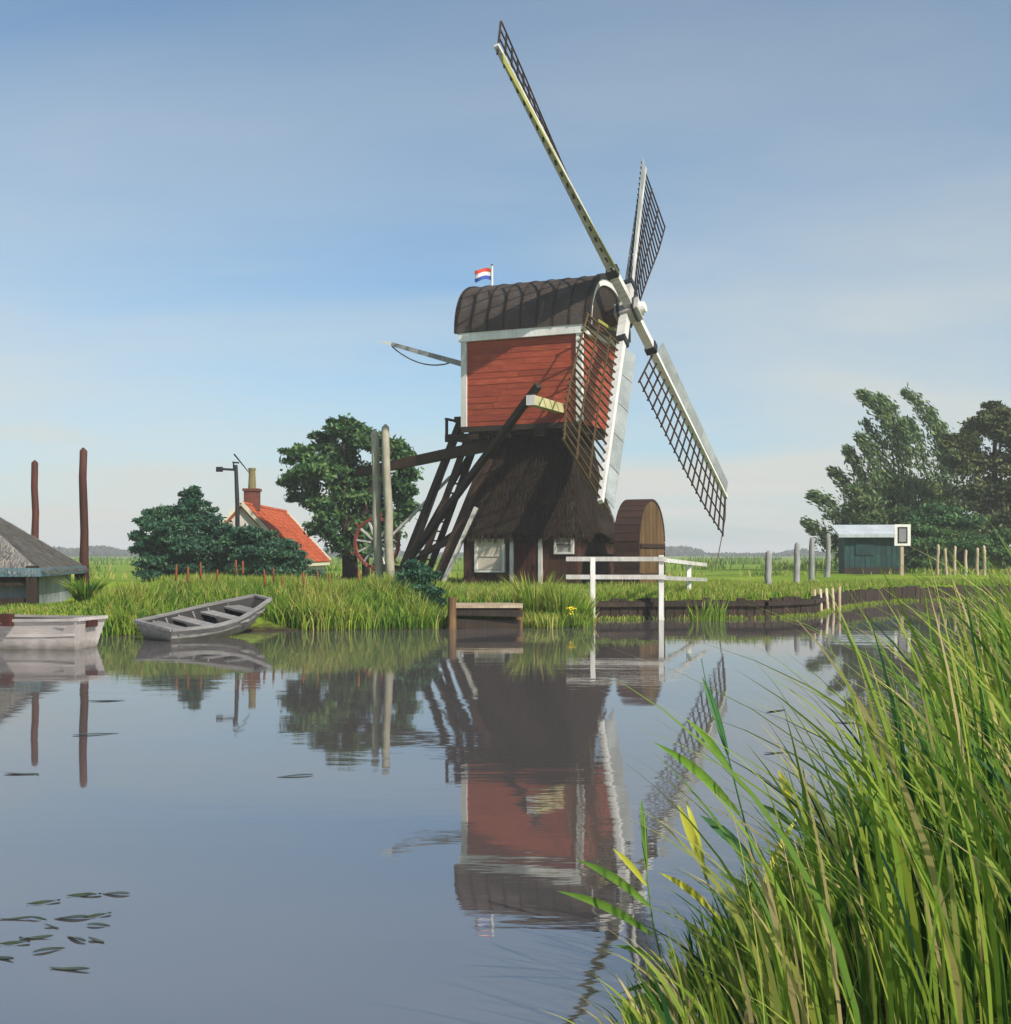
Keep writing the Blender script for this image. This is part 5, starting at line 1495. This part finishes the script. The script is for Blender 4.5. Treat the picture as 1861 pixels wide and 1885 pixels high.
def shoots(name, label, cat, px, Y, n, hmin, hmax, spread, t0, mat='grass', group=None, z=None):
    b = ground_at(px, Y); b.z = (lh(b.x, b.y) if z is None else z) - 0.03
    ang = RNG.uniform(0, 6.28, n); rr = spread * RNG.random(n) ** .5
    rt = np.stack([rr * np.cos(ang), rr * np.sin(ang) * 0.6, np.zeros(n)], 1)
    v = ribbons(rt, np.stack([np.cos(ang), np.sin(ang)], 1) * (0.1 + 0.4 * RNG.random(n))[:, None], RNG.uniform(hmin, hmax, n), 0.02 + 0.025 * RNG.random(n), RNG.uniform(0, 3.1, n), np.clip(t0 + 0.14 * RNG.normal(size=n), 0, 1), seg=5)
    o = big_mesh(name, *v[:2], M[mat], tint=v[2]); o.location = b
    return tag(o, label, cat, group)
shoots('water_shoots', 'light green shoots in the water beside the tall railing post', 'water plant', 1290, 32.6, 60, 0.3, 0.75, 0.28, 0.62, z=0)
shoots('water_shoots', 'small light green shoots in the water right of the railing shoots', 'water plant', 1323, 32.8, 40, 0.3, 0.75, 0.16, 0.66, z=0)
shoots('tall_grass_clump', 'pale tall grass clump leaning before the mill door', 'grass clump', 985, 30.6, 320, 0.5, 1.35, 0.42, 0.72)
shoots('tall_grass_clump', 'pale tall grass clump below the small mill window', 'grass clump', 1032, 30.4, 280, 0.4, 1.05, 0.40, 0.70)
shoots('tall_grass_clump', 'thick green grass clump on the corner of the bank by the railing', 'grass clump', 1068, 30.6, 260, 0.3, 0.8, 0.30, 0.60)
ip = ground_at(1060, 29.75); ip.z = 0.06
iris = thing('yellow_iris', 'clump of yellow flowers at the water edge left of the railing', 'flowers', ip)
n = 60
ang = RNG.uniform(0, 6.28, n)
v = ribbons(np.stack([0.12 * np.cos(ang), 0.1 * np.sin(ang), np.zeros(n)], 1), np.stack([np.cos(ang), np.sin(ang)], 1) * 0.3, RNG.uniform(0.2, 0.42, n), np.full(n, 0.025), RNG.uniform(0, 3, n), RNG.uniform(0.5, 0.8, n))
big_mesh('leaves', *v[:2], M['grass'], iris, tint=v[2])
for k in range(7):
    p = Vector((random.uniform(-.22, .22), random.uniform(-.15, .05), random.uniform(0.25, 0.42)))
    fm = MB()
    for j in range(5):
        a = j * 1.257 + k
        fm.add([p, p + Vector((0.05 * math.cos(a - .5), 0.05 * math.sin(a - .5), 0.03)), p + Vector((0.085 * math.cos(a), 0.085 * math.sin(a), 0.0)), p + Vector((0.05 * math.cos(a + .5), 0.05 * math.sin(a + .5), 0.03))], [(0, 1, 2, 3)])
    fm.build('flower', M['petal'], iris)

ripple_me = []  # flat leaf-shaped slips added in place of dark ripple marks on the water
for k in range(4):
    n0 = 9
    top, bot = [], []
    for i in range(n0 + 1):
        t = i / n0
        w = 0.20 * math.sin(math.pi * t ** (0.8 + 0.1 * k)) ** 0.8
        bend = 0.16 * (k - 1.5) * t * t
        top.append((t - 0.5, bend - w, 0.002 + 0.004 * math.sin(5 * t + k))); top.append((t - 0.5, bend + w, 0.002 + 0.004 * math.sin(4 * t + 2 * k)))
    fs = [(2 * i, 2 * i + 2, 2 * i + 3, 2 * i + 1) for i in range(n0)]
    m_ = len(top)
    fs += [tuple(q + m_ for q in reversed(f_)) for f_ in fs]
    ripple_me.append(MB().add(top + [(x, y, z - 0.003) for x, y, z in top], fs).mesh('ripple_mark', M['ripple_tone']))
def ripple_dash(px, py, r_, label, group):
    Y = F_PX * EYE / (py - H_PX)
    o = bpy.data.objects.new('ripple_mark', random.choice(ripple_me))
    o.location = ((px - CX_PX) / F_PX * Y, Y, 0.006)
    o.rotation_euler = (0, 0, random.gauss(0, 0.35) + random.choice((0, math.pi))); o.scale = (r_, r_ * random.uniform(.35, .6), 1)
    put(o); tag(o, label, 'floating leaf', group)
for px, py, r_ in ((150, 1648, .17), (212, 1650, .15), (90, 1665, .16), (178, 1680, .14), (30, 1692, .17), (130, 1698, .17), (190, 1700, .12), (60, 1720, .15), (150, 1730, .15), (30, 1745, .13), (95, 1748, .14), (120, 1780, .19), (185, 1738, .11), (15, 1770, .13), (105, 1702, .1), (75, 1693, .12), (165, 1655, .12)):
    ripple_dash(px + random.uniform(-12, 12), py + random.uniform(-8, 8), r_, 'narrow dark modelled ripple mark near the lower left corner', 'modelled ripple marks at the lower left')
for px, py, r_, lab in ((1427, 1309, .30, 'lone dark modelled ripple mark on open water right of the sail reflection'), (1428, 1386, .26, 'lone modelled ripple mark nearer than the dark one on open water'),
                        (1560, 1330, .3, 'modelled ripple mark beside the edge of the reed bed'), (195, 1290, .45, 'modelled ripple mark below the stern of the moored boat'), (175, 1352, .45, 'modelled ripple mark halfway down the taller brown pole reflection'),
                        (40, 1425, .3, 'modelled ripple mark left of the end of the taller brown pole reflection'), (545, 1429, .3, 'modelled ripple mark below the reflection of the tall tree')):
    ripple_dash(px, py, r_, lab, 'scattered modelled ripple marks')

# ------------------------------------------------------------------ the air between here and the far woods
hz = MB().box((0, 1480, 9.6), (6200, 3140, 23.0)).build('haze', None)
hm = bpy.data.materials.new('thin_summer_haze')
hm.use_nodes = True
hn, hl = hm.node_tree.nodes, hm.node_tree.links
hn.clear()
ho = hn.new('ShaderNodeOutputMaterial'); hv = hn.new('ShaderNodeVolumePrincipled')
hv.inputs['Color'].default_value = (0.98, 0.99, 1.0, 1)
hv.inputs['Density'].default_value = 0.0008
hv.inputs['Anisotropy'].default_value = 0.0
hl.new(hv.outputs['Volume'], ho.inputs['Volume'])
hz.data.materials.append(hm)
tag(hz, 'thin pale haze hanging over the far meadows and woods', 'haze', kind='stuff')
